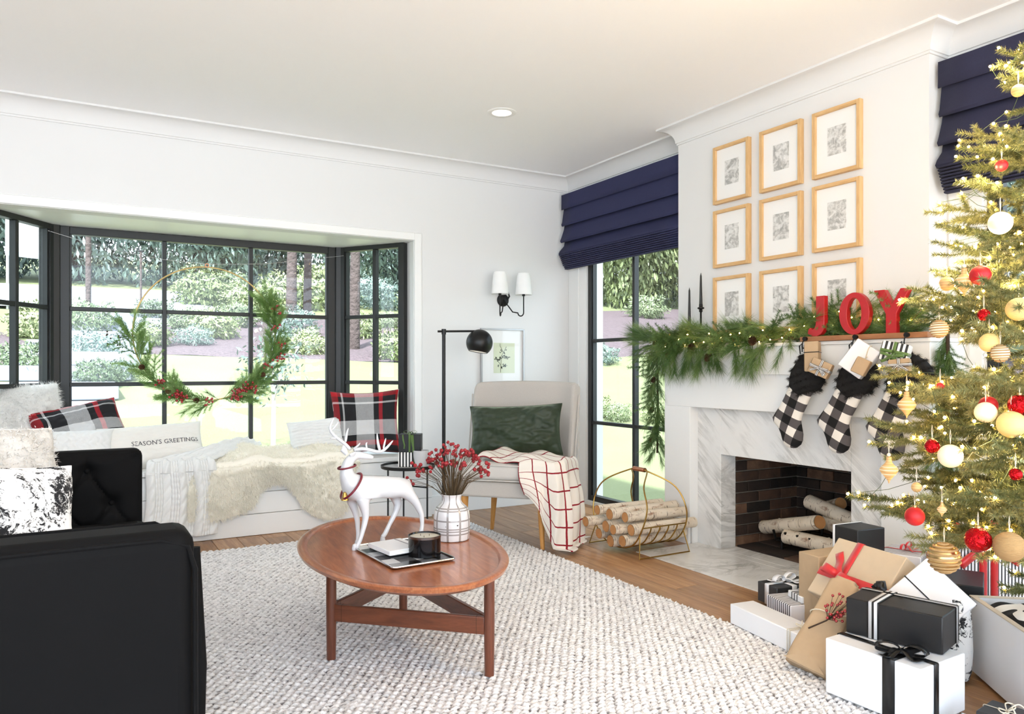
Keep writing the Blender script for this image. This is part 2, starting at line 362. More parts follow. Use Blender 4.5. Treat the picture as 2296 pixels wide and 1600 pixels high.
        if sub: m = o.modifiers.new('sub', 'SUBSURF'); m.levels = sub; m.render_levels = sub
        return o
def tag(o, label=None, cat=None, group=None, kind=None):
    if label: o['label'] = label
    if cat: o['category'] = cat
    if group: o['group'] = group
    if kind: o['kind'] = kind
    return o
def thing(name, label, cat, loc, rotz=0, group=None, rot=None):
    o = bpy.data.objects.new(name, None); COL.objects.link(o); o.empty_display_size = .05; o.location = loc
    o.rotation_euler = rot if rot is not None else (0, 0, rotz); WLOC[o.name] = V(loc); return tag(o, label, cat, group)
def struct(name, mb, mat, parent=None, **k):
    o = mb.build(name, mat, parent, **k)
    if parent is None: o['kind'] = 'structure'
    return o
def inst(src, parent, M=None, name=None):   # copy of one object that shares its mesh
    c = src.copy(); COL.objects.link(c); c.parent = parent
    if M is not None: c.matrix_local = M
    return c
def rmesh(name, verts, tris, mat, parent=None, smooth=False, loc=None):
    me = bpy.data.meshes.new(name); n = len(verts); t = len(tris)
    me.vertices.add(n); me.vertices.foreach_set('co', np.asarray(verts, np.float32).ravel())
    k = tris.shape[1]; me.loops.add(t * k); me.loops.foreach_set('vertex_index', np.asarray(tris, np.int32).ravel())
    me.polygons.add(t); me.polygons.foreach_set('loop_start', np.arange(0, t * k, k, dtype=np.int32)); me.polygons.foreach_set('loop_total', np.full(t, k, np.int32))
    me.materials.append(MAT[mat] if isinstance(mat, str) else mat); me.update(calc_edges=True)
    if smooth: me.shade_smooth()
    o = bpy.data.objects.new(name, me); COL.objects.link(o)
    if parent is not None: o.parent = parent
    return o
# ============================================================ SETTING
CEIL = 2.66; YB = 5.25; XR = 3.576; XU = 3.428; XL = 3.31; XM = 3.376
struct('ceiling', MB().bx(-3.6, 3.8, -1.6, 5.35, CEIL, CEIL + .12), 'ceil', smooth=False)
fl = struct('floor', MB().bx(-3.6, 3.72, -2.0, 5.4, -.12, -.021), M('floor_joint', '#2a1c12', .9), smooth=False)
x = -3.5; rnd = random.Random(3)
pl_proto = {}
while x < 3.6:
    w = .152; y = -1.0 - rnd.random() * 1.5
    while y < 5.25:
        L = rnd.choice((1.2, 1.5, 1.8)); y1 = min(y + L, 5.3); y0 = max(y, -1.2)
        if y1 - y0 > .05 and not (x + w > 2.89 and y0 > 2.0 and y1 < 3.76 and False):
            struct('floor_plank', MB().bx(x + .0012, min(x + w, 3.62) - .0012, y0 + .001, y1 - .001, -.02, 0), 'plank', fl, smooth=False, bevel=.0012, bseg=1)
        y += L
    x += w
# back wall around the bay opening
struct('wall_back', MB().bx(-3.6, -.49, YB, 5.37, -.02, CEIL).bx(2.186, XR + .15, YB, 5.37, -.02, CEIL).bx(-.49, 2.186, YB, 5.37, 2.035, CEIL), 'wall', smooth=False)
struct('wall_bay', MB().prism([(-.60, 5.37, 2.035), (2.30, 5.37, 2.035), (1.90, 6.02, 2.035), (-.20, 6.02, 2.035)], (0, 0, .14))
       .prism([(-.55, 5.37, -.3), (2.25, 5.37, -.3), (1.87, 5.98, -.3), (-.17, 5.98, -.3)], (0, 0, .70)), 'trim', smooth=False)
struct('wall_left', MB().bx(-3.6, -3.5, .6, 5.3, -.02, CEIL), 'wall', smooth=False)
struct('wall_right', MB().bx(XR, XR + .15, 4.976, YB + .1, -.02, CEIL).bx(XR, XR + .15, 3.83, 4.976, 2.42, CEIL).bx(XR, XR + .15, 3.83, 4.976, -.02, .035)
       .bx(XR, XR + .15, 3.60, 3.83, -.02, CEIL).bx(XR, XR + .15, 1.90, 2.2, -.02, CEIL).bx(XR, XR + .15, .70, 1.90, 2.42, CEIL).bx(XR, XR + .15, .70, 1.90, -.02, .035)
       .bx(XR, XR + .15, -.9, .70, -.02, CEIL), 'wall', smooth=False)
struct('wall_chimney', MB().bx(XU, XR + .15, 2.078, 3.76, 1.226, CEIL), 'wall', smooth=False)
def crown(name, a, b, nrm, m0, m1, parent=None):
    a = V(a + (0,)); b = V(b + (0,)); n = V(nrm + (0,)); d = (b - a).normalized()
    prof = [(0, 2.545), (.008, 2.545), (.008, 2.556), (.014, 2.558)] + [(.014 + .082 * (1 - cos(k * pi / 16)), 2.558 + .088 * sin(k * pi / 16)) for k in range(1, 9)] + [(.103, 2.648), (.103, CEIL), (0, CEIL)]
    vs = []; k = len(prof)
    for p, z in prof: vs.append(a + n * p - d * p * m0 + V((0, 0, z)))
    for p, z in prof: vs.append(b + n * p + d * p * m1 + V((0, 0, z)))
    mb = MB(); mb.add(vs, [(i, (i + 1) % k, (i + 1) % k + k, i + k) for i in range(k)] + [tuple(range(k)), tuple(range(k, 2 * k))]); return mb.build(name, 'wall', parent)
for i, (a, b, n, m0, m1) in enumerate([((-3.5, YB), (XR, YB), (0, -1), 0, -1), ((XR, YB), (XR, 3.76), (-1, 0), -1, -1), ((XR, 3.76), (XU, 3.76), (0, 1), -1, 1),
        ((XU, 3.76), (XU, 2.078), (-1, 0), 1, 1), ((XU, 2.078), (XR, 2.078), (0, -1), 1, -1), ((XR, 2.078), (XR, -.9), (-1, 0), -1, 0)]):
    crown('trim_%d' % (i + 1), a, b, n, m0, m1)['kind'] = 'structure'
# chimney lower body with mantel frieze
ch = struct('trim_7', MB().bx(XL, XR + .15, 3.527, 3.76, 0, .85).bx(XL, XR + .15, 2.007, 2.24, 0, .85).bx(XL, XR + .15, 2.007, 3.76, .85, 1.06), 'trim', smooth=False, bevel=.003)
ch['label'] = 'white painted fireplace surround body'
struct('mantel_shelf', MB().bx(XL - .02, XR + .1, 1.99, 3.78, 1.055, 1.208).bx(XL - .032, XR + .1, 1.98, 3.792, 1.208, 1.226), 'trim', ch, bevel=.002)
struct('plinth', MB().bx(XL - .012, XL + .02, 3.527, 3.772, 0, .15), 'trim', ch, bevel=.002)
struct('plinth', MB().bx(XL - .012, XL + .02, 1.995, 2.24, 0, .15), 'trim', ch, bevel=.002)
# marble
mr = tag(thing('marble_fireplace', 'white grey-veined marble fireplace with sooty brick firebox and flat hearth', 'fireplace', (XM, 2.88, 0)))
MB().bx(XM, 3.50, 3.332, 3.527, .0, .85).build('marble_slab', 'marble', mr, bevel=.002)
MB().bx(XM, 3.50, 2.24, 2.448, .0, .85).build('marble_slab', 'marble', mr, bevel=.002)
MB().bx(XM + .0005, 3.50, 2.4485, 3.3315, .571, .85).build('marble_slab', 'marble', mr, bevel=.002)
MB().bx(2.885, XL + .0, 2.02, 3.53, 0.0, .004).bx(XL, XM - .001, 2.242, 3.525, .0, .004).bx(XM, 3.50, 2.45, 3.33, 0, .004).build('hearth_slab', 'marble', mr, bevel=.002)
MB().bx(3.50, 4.20, 3.345, 3.50, -.05, .9).bx(3.50, 4.20, 2.28, 2.435, -.05, .9).bx(4.065, 4.25, 2.2, 3.6, -.05, .9).bx(3.50, 4.2, 2.3, 3.5, .80, .95).bx(3.50, 4.2, 2.3, 3.5, -.1, -.002).bx(3.50, 3.56, 2.44, 3.34, .60, .9).build('firebox_shell', 'mortar', mr, smooth=False)
rnd = random.Random(5)
def bricks(a0, a1, fixed, axis, z0=.0, z1=.80, L=.2, h=.058, g=.008):
    z = z0; row = 0
    while z < z1:
        a = a0 - (L / 2 if row % 2 else 0)
        while a < a1:
            s = max(a, a0); e = min(a + L, a1)
            if e - s > .02:
                j = rnd.uniform(-.0015, .0015)
                if axis == 'x': m = MB().bx(s + g / 2, e - g / 2, fixed + j, fixed + .03 * (1 if fixed > 3 else -1) + j, z, z + h)
                else: m = MB().bx(fixed + j, fixed + .03 + j, s + g / 2, e - g / 2, z, z + h)
                m.build('brick', 'brick', mr, smooth=False, bevel=.002, bseg=1)
            a += L
        z += h + g; row += 1
bricks(3.505, 4.06, 3.334, 'x'); bricks(3.505, 4.06, 2.446, 'x'); bricks(2.45, 3.33, 4.04, 'y')
for i in range(3):
    for j in range(5): MB().bx(3.505 + i * .178 + .002, 3.505 + (i + 1) * .178 - .003, 2.45 + j * .176 + .002, 2.45 + (j + 1) * .176 - .003, -.002, .012 + .001 * ((i + j) % 2)).build('brick', 'brick', mr, smooth=False, bevel=.002, bseg=1)
# ---------------- windows
def window(idx, p0, p1, z0, z1, cols, rails, fw, depth=.06, bar=.028, stops=True):
    p0 = V(p0 + (0,)); p1 = V(p1 + (0,)); d = (p1 - p0); L = d.length; d.normalize(); n = V((-d.y, d.x, 0))
    R = Matrix((d, n, V((0, 0, 1)))).transposed()
    def bar_(a0, a1, b0, b1, dep=depth, off=0): return MB().box(p0 + d * ((a0 + a1) / 2) + n * off + V((0, 0, (b0 + b1) / 2)), (a1 - a0, dep, b1 - b0), R)
    r = thing('window_%d' % idx, None, None, tuple(p0 + V((0, 0, z0)))); r['kind'] = 'structure'
    for a in ((0, fw, z0, z1), (L - fw, L, z0, z1), (fw, L - fw, z0, z0 + fw), (fw, L - fw, z1 - fw * .75, z1)):
        bar_(*a).build('window_frame', 'blackframe', r, bevel=.003)
    if stops:
        for a in ((fw, fw + .012, z0 + fw, z1 - fw * .75), (L - fw - .012, L - fw, z0 + fw, z1 - fw * .75)): bar_(*a, dep=depth * .6).build('window_bead', 'blackframe', r)
    cs = [fw] + cols + [L - fw]; rs = [z0 + fw] + sorted(rails) + [z1 - fw * .75]
    for c in cols: bar_(c - bar / 2, c + bar / 2, z0 + fw, z1 - fw * .75, depth * .75).build('mullion', 'blackframe', r, bevel=.003)
    for k in rs[1:-1]:
        for i in range(len(cs) - 1):
            bar_(cs[i] + (bar / 2 if i else 0), cs[i + 1] - (bar / 2 if i < len(cs) - 2 else 0), k - bar / 2, k + bar / 2, depth * .7).build('glazing_bar', 'blackframe', r, bevel=.003)
    for i in range(len(cs) - 1):
        for j in range(len(rs) - 1): bar_(cs[i], cs[i + 1], rs[j], rs[j + 1], .004).build('pane', 'glass', r, smooth=False)
    return r
RL = [1.487, .98]
window(1, (-.09, 5.88), (1.79, 5.88), .40, 2.034, [.646, 1.234], RL, .068)
ls = sqrt(.34 ** 2 + .49 ** 2)
window(2, (1.83, 5.85), (2.17, 5.36), .425, 2.034, [ls * .54], RL, .045)
window(3, (-.47, 5.36), (-.13, 5.85), .425, 2.034, [ls * .45], RL, .045)
struct('trim_8', MB().prism([(1.775, 5.93, .44), (1.775, 5.835, .44), (1.835, 5.815, .44), (1.90, 5.86, .44), (1.86, 5.93, .44)], (0, 0, 1.60)), 'blackframe', bevel=.006)
struct('trim_9', MB().prism([(-.075, 5.93, .44), (-.16, 5.93, .44), (-.20, 5.86, .44), (-.135, 5.815, .44), (-.075, 5.835, .44)], (0, 0, 1.60)), 'blackframe', bevel=.006)
window(4, (3.606, 3.835), (3.606, 4.976), .035, 2.415, [.58], [1.308, .657, 1.96], .042, bar=.026)
window(5, (3.606, .705), (3.606, 1.90), .035, 2.415, [.60], [1.308, .657, 1.96], .05, bar=.026)
# casings
struct('trim_10', MB().bx(2.19, 2.245, 5.234, YB, .47, 2.09).bx(-.55, 2.19, 5.234, YB, 2.038, 2.09).bx(2.245, 2.252, 5.24, YB, .47, 2.097).bx(-.55, 2.25, 5.24, YB, 2.09, 2.097), 'trim', bevel=.003)
struct('trim_11', MB().bx(XR - .016, XR, 4.985, 5.075, .03, 2.5).bx(XR - .024, XR, 5.075, 5.09, .03, 2.5).bx(XR - .006, XR, 5.09, 5.24, .03, 2.5), 'trim', bevel=.003)
struct('trim_12', MB().bx(XR - .016, XR, 1.91, 1.97, .03, 2.5).bx(XR - .008, XR, 1.97, 2.07, .03, 2.5), 'trim', bevel=.003)
struct('baseboard_back', MB().bx(2.29, XR, 5.20, YB, 0, .13).bx(2.29, XR, 5.21, YB, .13, .145), 'trim', bevel=.002)
struct('baseboard_right', MB().bx(XR - .02, XR, 3.78, 5.2, 0, .035), 'trim', bevel=.002)
# ---------------- window seat
ws = thing('window_seat', 'white built-in window seat with shiplap front under the bay window', 'bench', (.85, 5.45, 0))
BT = .457
MB().bx(-.60, 2.27, 5.14, 5.5, .0, BT - .03).build('carcass', 'trim', ws, smooth=False)
for k in range(3): MB().bx(-.60, 2.28, 5.122, 5.139, .002 + k * .141, .002 + k * .141 + .137).build('front_board', 'trim', ws, bevel=.002)
MB().prism([(-.56, 5.105, BT - .03), (2.30, 5.105, BT - .03), (2.30, 5.24, BT - .03), (2.18, 5.26, BT - .03), (1.80, 5.83, BT - .03), (-.10, 5.83, BT - .03), (-.48, 5.26, BT - .03), (-.56, 5.2, BT - .03)], (0, 0, .03)).build('seat_board', 'trim', ws, bevel=.004)
# ---------------- ceiling light
clt = thing('ceiling_light', 'small round white recessed ceiling light', 'ceiling light', tuple(onZ(1125, 252, CEIL)))
cc = onZ(1125, 252, CEIL)
MB().lathe([(.062, CEIL + .002), (.060, CEIL - .004), (.082, CEIL - .006), (.09, CEIL - .002), (.09, CEIL + .001)], (cc.x, cc.y, 0), 40, cap=False).build('trim_ring', 'trim', clt)
MB().lathe([(.0001, CEIL - .001), (.06, CEIL - .003)], (cc.x, cc.y, 0), 32).build('diffuser', 'lampglow', clt)
# ---------------- roman blinds
def blind(name, label, y0, y1, mat, X0=3.47):
    r = thing(name, label, 'blind', (X0, (y0 + y1) / 2, 1.9), group='navy roman blinds')
    def seg(part, prof, ya, yb):
        vs = []; n = 10
        for i in range(n + 1):
            y = ya + (yb - ya) * i / n
            for (x, z) in prof: vs.append((x + .0015 * sin(i * 2.3 + z * 40), y, z))
        k = len(prof); m = MB(); m.add(vs, [(i * k + j, (i + 1) * k + j, (i + 1) * k + j + 1, i * k + j + 1) for i in range(n) for j in range(k - 1)]); m.build(part, mat, r, solid=.004)
    MB().bx(X0 + .012, XR - .02, y0, y1, 2.44, 2.505).build('head_rail', mat, r)
    seg('valance', [(X0 + .01, 2.507), (X0, 2.505), (X0 - .002, 2.44), (X0, 2.385)], y0 - .005, y1 + .005)
    zt = [2.43, 2.255, 2.12, 2.015]
    for i in range(3):
        a, b = zt[i], zt[i + 1]
        seg('fold', [(X0 + .03, a + .02), (X0 + .022, a - .03), (X0 + .002 - i * .010, b + .03), (X0 - .006 - i * .013, b + .008), (X0 + .0 - i * .01, b - .004), (X0 + .03, b + .008)], y0 + .01 * i * .3, y1)
    for i in range(9):
        z = 2.012 - i * .0135; xx = X0 - .038 + .0065 * i if i < 7 else X0 + .008 + .006 * (i - 6)
        seg('fold', [(X0 + .05, z + .002), (xx + .006, z + .0035), (xx, z + .001), (xx + .002, z - .003), (xx + .012, z - .0045), (X0 + .05, z - .004)], y0 + .012, y1 - .01)
    return r
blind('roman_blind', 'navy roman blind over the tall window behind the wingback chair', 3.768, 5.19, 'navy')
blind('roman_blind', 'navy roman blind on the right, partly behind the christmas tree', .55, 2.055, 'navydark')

# ============================================================ OUTSIDE
def G(x, y): return -.12 + max(0, y - 7) * .16 + max(0, x - 6) * .05
def leafcloud(n, ell, size, seed, shell=.55, droop=0):
    r = np.random.default_rng(seed); d = r.normal(size=(n, 3)); d /= np.linalg.norm(d, axis=1)[:, None]
    lump = 1 + .22 * np.sin(d[:, 0] * 5 + seed) * np.cos(d[:, 1] * 6) + .15 * np.sin(d[:, 2] * 9 + seed * 2)
    rad = (shell + (1 - shell) * r.random(n) ** .5) * lump; p = d * rad[:, None] * np.array(ell)
    a = r.normal(size=(n, 3)); a[:, 2] -= droop; a /= np.linalg.norm(a, axis=1)[:, None]
    b = np.cross(a, d); b /= np.linalg.norm(b, axis=1)[:, None] + 1e-9
    s = size * (.6 + .8 * r.random(n))[:, None]
    v = np.stack([p - a * s, p + b * s * .38, p + a * s, p - b * s * .38], 1).reshape(-1, 3)
    return v, np.arange(4 * n).reshape(-1, 4)
def ground(name, x0, x1, y0, y1, mat, dz=0, nx=30, ny=30, wob=0):
    m = MB(); m.grid(lambda u, v: ((x0 + (x1 - x0) * u), (y0 + (y1 - y0) * v), G(x0 + (x1 - x0) * u, y0 + (y1 - y0) * v) + dz + .05 * mnoise.noise(V(((x0 + (x1 - x0) * u) * .6, (y0 + (y1 - y0) * v) * .6, 0)))), nx, ny)
    o = m.build(name, mat); return o
ground('lawn', -20, 40, 5.3, 70, 'lawn', 0, 60, 60)['kind'] = 'structure'
struct('bounce_slab', MB().bx(-16, 16, -16, -2.02, -.3, -.1), 'bounce_slab', smooth=False)  # unseen slab behind the camera, added to bounce sun onto the ceiling
struct('garden_ground', MB().bx(3.8, 40, -12, 5.4, -.35, -.10), 'lawn', smooth=False)
def bed(label, pts, dz=.05, mat='mulch', name='mulch_bed', h=0):
    cx_ = sum(p[0] for p in pts) / len(pts); cy_ = sum(p[1] for p in pts) / len(pts); m = MB(); K = 8; n = len(pts)
    P = []
    for i in range(n):
        a = V(pts[i]); b = V(pts[(i + 1) % n])
        for k in range(6): P.append(a.lerp(b, k / 6))
    n = len(P)
    def f(u, v):
        q = P[int(round(u * n)) % n]; x = cx_ + (q.x - cx_) * v; y = cy_ + (q.y - cy_) * v
        return (x, y, G(x, y) + dz + (h if v < .97 else -.05) + .04 * mnoise.noise(V((x * 2, y * 2, 0))))
    m.grid(f, n, 12, closeu=True); o = m.build(name, mat); o['kind'] = 'structure'; o['label'] = label; return o
bed('pinkish bark mulch bank beyond the lawn', [(1.0, 16.4), (4, 15.6), (8, 15.2), (13, 14.2), (20, 12), (32, 14), (30, 26), (16, 25), (8, 24), (1.6, 24)])
bed('bark mulch bank beyond the recess window', [(7.4, 8.2), (10, 9.6), (12, 12), (24, 11), (34, 4), (14, 5.5)], .07)
bed('mulch border left of the path', [(-6, 9.5), (-2.2, 9.5), (-1.3, 12.5), (-.4, 17), (-3, 24), (-12, 24)])
bed('small mulch ring round the young tree', [(2.2, 8.0), (2.9, 7.8), (3.5, 8.2), (3.4, 8.8), (2.6, 9.0), (2.1, 8.6)], .03)
rd = struct('road', MB().grid(lambda u, v: (-14 + 18 * u, 24.5 + 9 * v, G(0, 24.5 + 9 * v) + .09), 4, 8), 'road')
pth = thing('garden_path', 'pale concrete stepped path climbing across the lawn', 'path', (0, 15, 1))
for k in range(9):
    y = 11.0 + k * 1.5; xc = -.7 + (y - 11) * .16; wd = 1.0
    MB().bx(xc - wd, xc + wd, y - .78, y + .76, G(0, y) - .1, G(0, y) + .13).build('path_slab', 'road', pth, smooth=False, bevel=.02)
protos = []
for i, (n, ell, s, mt) in enumerate([(2600, (1, 1, .75), .075, 'leaf1'), (2400, (1, 1, .7), .07, 'leaf2'), (2400, (1, 1, .8), .085, 'leaf3')]):
    v, q = leafcloud(n, ell, s, i + 1); protos.append((v, q, mt))
shrub_src = {}
def shrub(kind, x, y, s, label, group=None, name='garden_shrub', cat='shrub'):
    if kind in shrub_src: o = shrub_src[kind].copy(); COL.objects.link(o)
    else:
        v, q, mt = protos[kind]; o = rmesh(name, v, q, mt); shrub_src[kind] = o
    o.name = name; o.location = (x, y, G(x, y) + .5 * s); o.scale = (s, s, s); o.rotation_euler = (0, 0, random.random() * 6.28)
    tag(o, label, cat, group); return o
def gpt(px, py):      # where a line of sight meets the sloping garden
    a = ray(px, py); t = 5
    while t < 60:
        p = O + a * t
        if p.z <= G(p.x, p.y) + .02: return p
        t += .1
    return O + a * 40
pos = {0: 'sage', 1: 'blue-green', 2: 'yellow-green'}
gr = 'shrubs dotted over the garden beyond the windows'
for px, py, k, s, lb in [(188, 735, 0, .9, 'green shrub left of the stepped path, upper of two'), (205, 790, 1, .8, 'blue-green shrub left of the stepped path, below the upper one'),
        (225, 850, 0, .75, 'broad green shrub where the path meets the lawn'), (268, 838, 1, .55, 'small blue-green shrub right of the path edge'), (60, 830, 0, .9, 'shrub seen in the left bay pane, lower'),
        (75, 740, 2, .8, 'shrub seen in the left bay pane, middle'), (345, 705, 0, .6, 'small shrub just right of the path, near the upper bar'), (340, 760, 2, .6, 'pale shrub behind the hoop left edge'),
        (455, 672, 2, .95, 'large pale rhododendron behind the hoop'), (505, 662, 0, .9, 'rounded pale shrub behind the hoop, right of the large one'), (545, 680, 2, .7, 'light shrub at the road edge by the middle mullion'),
        (425, 730, 0, .7, 'low shrub on the mulch bank inside the hoop, leftmost'), (480, 745, 2, .8, 'pale shrub on the mulch bank in the hoop centre'), (435, 760, 1, .6, 'blue-green groundcover shrub on the mulch bank'),
        (530, 720, 0, .7, 'shrub on the bank left of the wreath greenery'), (620, 680, 2, .9, 'shrub on the bank below the dark tree trunk'), (705, 678, 2, 1.1, 'bright shrub in the upper right centre pane'),
        (660, 735, 1, .8, 'blue-green shrub on the bank right of the wreath'), (690, 780, 2, .7, 'shrub at the lawn edge, right centre pane'), (640, 770, 1, .6, 'small shrub at the lawn edge beside the wreath'),
        (808, 672, 1, 1.0, 'blue-green shrub in the right bay window, upper left pane'), (868, 680, 1, .9, 'blue-green shrub in the right bay window, upper right pane'), (812, 745, 2, .7, 'yellow-green shrub in the right bay window middle pane'),
        (885, 790, 2, .8, 'yellowish shrub low in the right bay window'), (865, 722, 0, .5, 'small shrub just under the rail of the right bay window'),
        (1345, 915, 2, .5, 'pale shrub at the lawn edge in the recess window'), (1385, 925, 0, .5, 'green shrub at the lawn edge in the recess window'), (1470, 930, 2, .5, 'pale shrub in the recess window beside the garland'),
        (1450, 700, 0, .7, 'shrub on the bank in the recess window, upper right'), (1350, 800, 1, .6, 'blue-green shrub on the bank in the recess window')]:
    p = gpt(px, py + 14); shrub(k, p.x, p.y, s * .62 * max(.6, min(1.7, (p - O).length / 17)), lb, gr)
# trees behind
tv, tq = leafcloud(42000, (1, 1, 1.15), .030, 11, .5, .6); tv2, tq2 = leafcloud(42000, (.9, .9, 1.5), .032, 12, .5, 1.2)
tsrc = {}
def tree_out(x, y, h, w, kind, mt, label):
    g = G(x, y); t = thing('garden_tree', label, 'tree', (x, y, g), random.random() * 6, 'woodland trees beyond the garden')
    MB(Matrix()).tube([(0, 0, -.3), (.05, 0, h * .35), (-.04, .03, h * .8)], [w * .09, w * .07, w * .03], 10).build('trunk', 'bark', t, local=True)
    key = (kind, mt)
    if key in tsrc: o = tsrc[key].copy(); COL.objects.link(o); o.parent = t
    else: o = rmesh('crown', tv if kind == 0 else tv2, tq if kind == 0 else tq2, mt, t); tsrc[key] = o
    o.location = (0, 0, h * .56); o.scale = (w, w, h * .45); return t
for i, (x, y, h, w, k, mt, lb) in enumerate([(-10, 34, 13, 5, 0, 'leafhazed', 'dark leafy tree at the far left beyond the road'), (-5, 37, 13, 4.5, 0, 'leaf2', 'blue-green tree beyond the road behind the lamp post'),
        (0, 39, 14, 5, 0, 'leafhazed', 'dark broad tree behind the left centre panes'), (5, 37, 13, 4.2, 0, 'leaf2', 'lighter leafy tree behind the hoop top'), (8, 40, 14, 5, 1, 'leafhazed', 'dark conifer behind the middle panes'),
        (12, 37, 13, 4.2, 0, 'leaf2', 'blue-green tree behind the middle mullion'), (16, 38, 14, 4.8, 1, 'leafhazed', 'dark conifer behind the right centre panes'), (19, 31, 12, 4, 0, 'leaf2', 'leafy tree left of the right bay window'),
        (22, 27, 11, 4, 1, 'leaf3', 'drooping yellow-green conifer in the right bay window'), (28, 28, 12, 5, 0, 'leafhazed', 'dark tree behind the drooping conifer'), (30, 20, 11, 4.5, 1, 'leaf1', 'conifer in the recess window, left panes'),
        (27, 15, 10, 3.8, 0, 'leaf2', 'blue-green tree in the recess window, right panes'), (34, 12, 11, 5, 1, 'leafhazed', 'dark tree far behind the recess window'), (22, 8, 8, 3.4, 0, 'leaf2', 'leafy tree seen through the window behind the christmas tree'),
        (20, 2, 8, 3.6, 1, 'leaf1', 'conifer far right beyond the tree window')]): tree_out(x, y, h, w, k, mt, lb)
for px, py, y, r, lb in [(652, 600, 22, .17, 'tall bare brown trunk in the right centre pane'), (688, 600, 23, .14, 'slim reddish trunk beside the taller one'), (793, 610, 17, .14, 'pinkish brown trunk in the right bay window')]:
    p = onY(px, py, y); g = G(p.x, y)
    tag(MB().tube([(p.x, y, g - .3), (p.x + .05, y, g + 3), (p.x - .1, y, g + 9)], [r, r * .75, r * .5], 12).build('tree_trunk', 'bark'), lb, 'tree trunk')
# young tree on the lawn, street lamp, sign
yt = thing('young_tree', 'slim young white-barked tree on the lawn in the right centre pane', 'tree', (2.85, 8.4, G(2.85, 8.4)))
p = onY(612, 900, 8.4)
m = MB().tube([(p.x, 8.4, G(0, 8.4) - .1), (p.x + .01, 8.4, .75), (p.x, 8.4, 1.1)], [.028, .022, .012], 8)
rr = random.Random(4); tips = []
for k in range(9):
    a = rr.random() * 6.28; e = V((p.x + .28 * cos(a), 8.4 + .28 * sin(a), .95 + rr.random() * .45)); m.tube([(p.x, 8.4, .62 + rr.random() * .3), (V((p.x, 8.4, .9)) + e) / 2, e], [.009, .006, .003], 5); tips.append(e)
m.build('trunk', M('white_bark', '#cfc6c0', .8), yt)
v, q = leafcloud(420, (.36, .36, .42), .035, 21, .2); o = rmesh('foliage', v, q, 'leaf2', yt); o.location = V((p.x, 8.4, 1.12)) - V((2.85, 8.4, G(2.85, 8.4)))
for px, h, py, lb in [(198, 2.7, 740, 'grey lamp post with white lantern beside the road'), (316, 1.8, 705, 'thin dark post at the road edge')]:
    p = gpt(px, py); t = thing('lamp_post' if px == 198 else 'signpost', lb, 'post', tuple(p))
    MB().tube([p - V((0, 0, .2)), p + V((0, 0, h))], .06 if px == 198 else .03, 10).build('post', 'bark', t)
    if px == 198: MB().box(p + V((0, 0, h + .15)), (.4, .4, .4)).build('lantern', 'trim', t, bevel=.04)
    else: MB().box(p + V((0, 0, h + .0)), (.15, .06, .06)).build('cap', 'blackmetal', t, bevel=.01)
p = gpt(54, 690); t = thing('notice_board', 'white notice board with a pale blue band in the left bay pane', 'sign', tuple(p))
Rz = Matrix.Rotation(radians(25), 3, 'Z'); sc_ = (p - O).length / 17
MB().box(p + V((0, 0, 1.35 * sc_)), (.62 * sc_, .06, .8 * sc_), Rz).build('board', 'trim', t, bevel=.01)
MB().box(p + V((0, -.04, 1.0 * sc_)), (.60 * sc_, .05, .08 * sc_), Rz).build('band', M('pale_blue_paint', '#9fbdd8', .6), t)
for s_ in (-.28, .28): MB().cyl(p + Rz @ V((s_ * sc_, 0, -.2)), p + Rz @ V((s_ * sc_, 0, 1.8 * sc_)), .03).build('post', 'trim', t)
# ============================================================ FURNITURE
def mesh_mods(name, mb_or_data, mat, mods, parent=None):
    me = bpy.data.meshes.new('tmp'); me.from_pydata(*mb_or_data); o = bpy.data.objects.new('tmp', me); COL.objects.link(o)
    mods(o); bpy.context.view_layer.update(); dg = bpy.context.evaluated_depsgraph_get()
    m2 = bpy.data.meshes.new_from_object(o.evaluated_get(dg)); bpy.data.objects.remove(o); m2.name = name
    m2.materials.clear(); m2.materials.append(MAT[mat] if isinstance(mat, str) else mat); m2.shade_smooth()
    r = bpy.data.objects.new(name, m2); COL.objects.link(r)
    if parent is not None: r.parent = parent
    return r
def skin(name, pts, edges, radii, mat, parent=None, sub=2, sm=0):
    def mods(o):
        s = o.modifiers.new('skin', 'SKIN'); s.use_smooth_shade = True
        for v, r in zip(o.data.skin_vertices[0].data, radii): v.radius = (r, r) if not hasattr(r, '__len__') else r
        o.data.skin_vertices[0].data[0].use_root = True
        o.modifiers.new('sub', 'SUBSURF').levels = sub
    return mesh_mods(name, ([tuple(p) for p in pts], edges, []), mat, mods, parent)
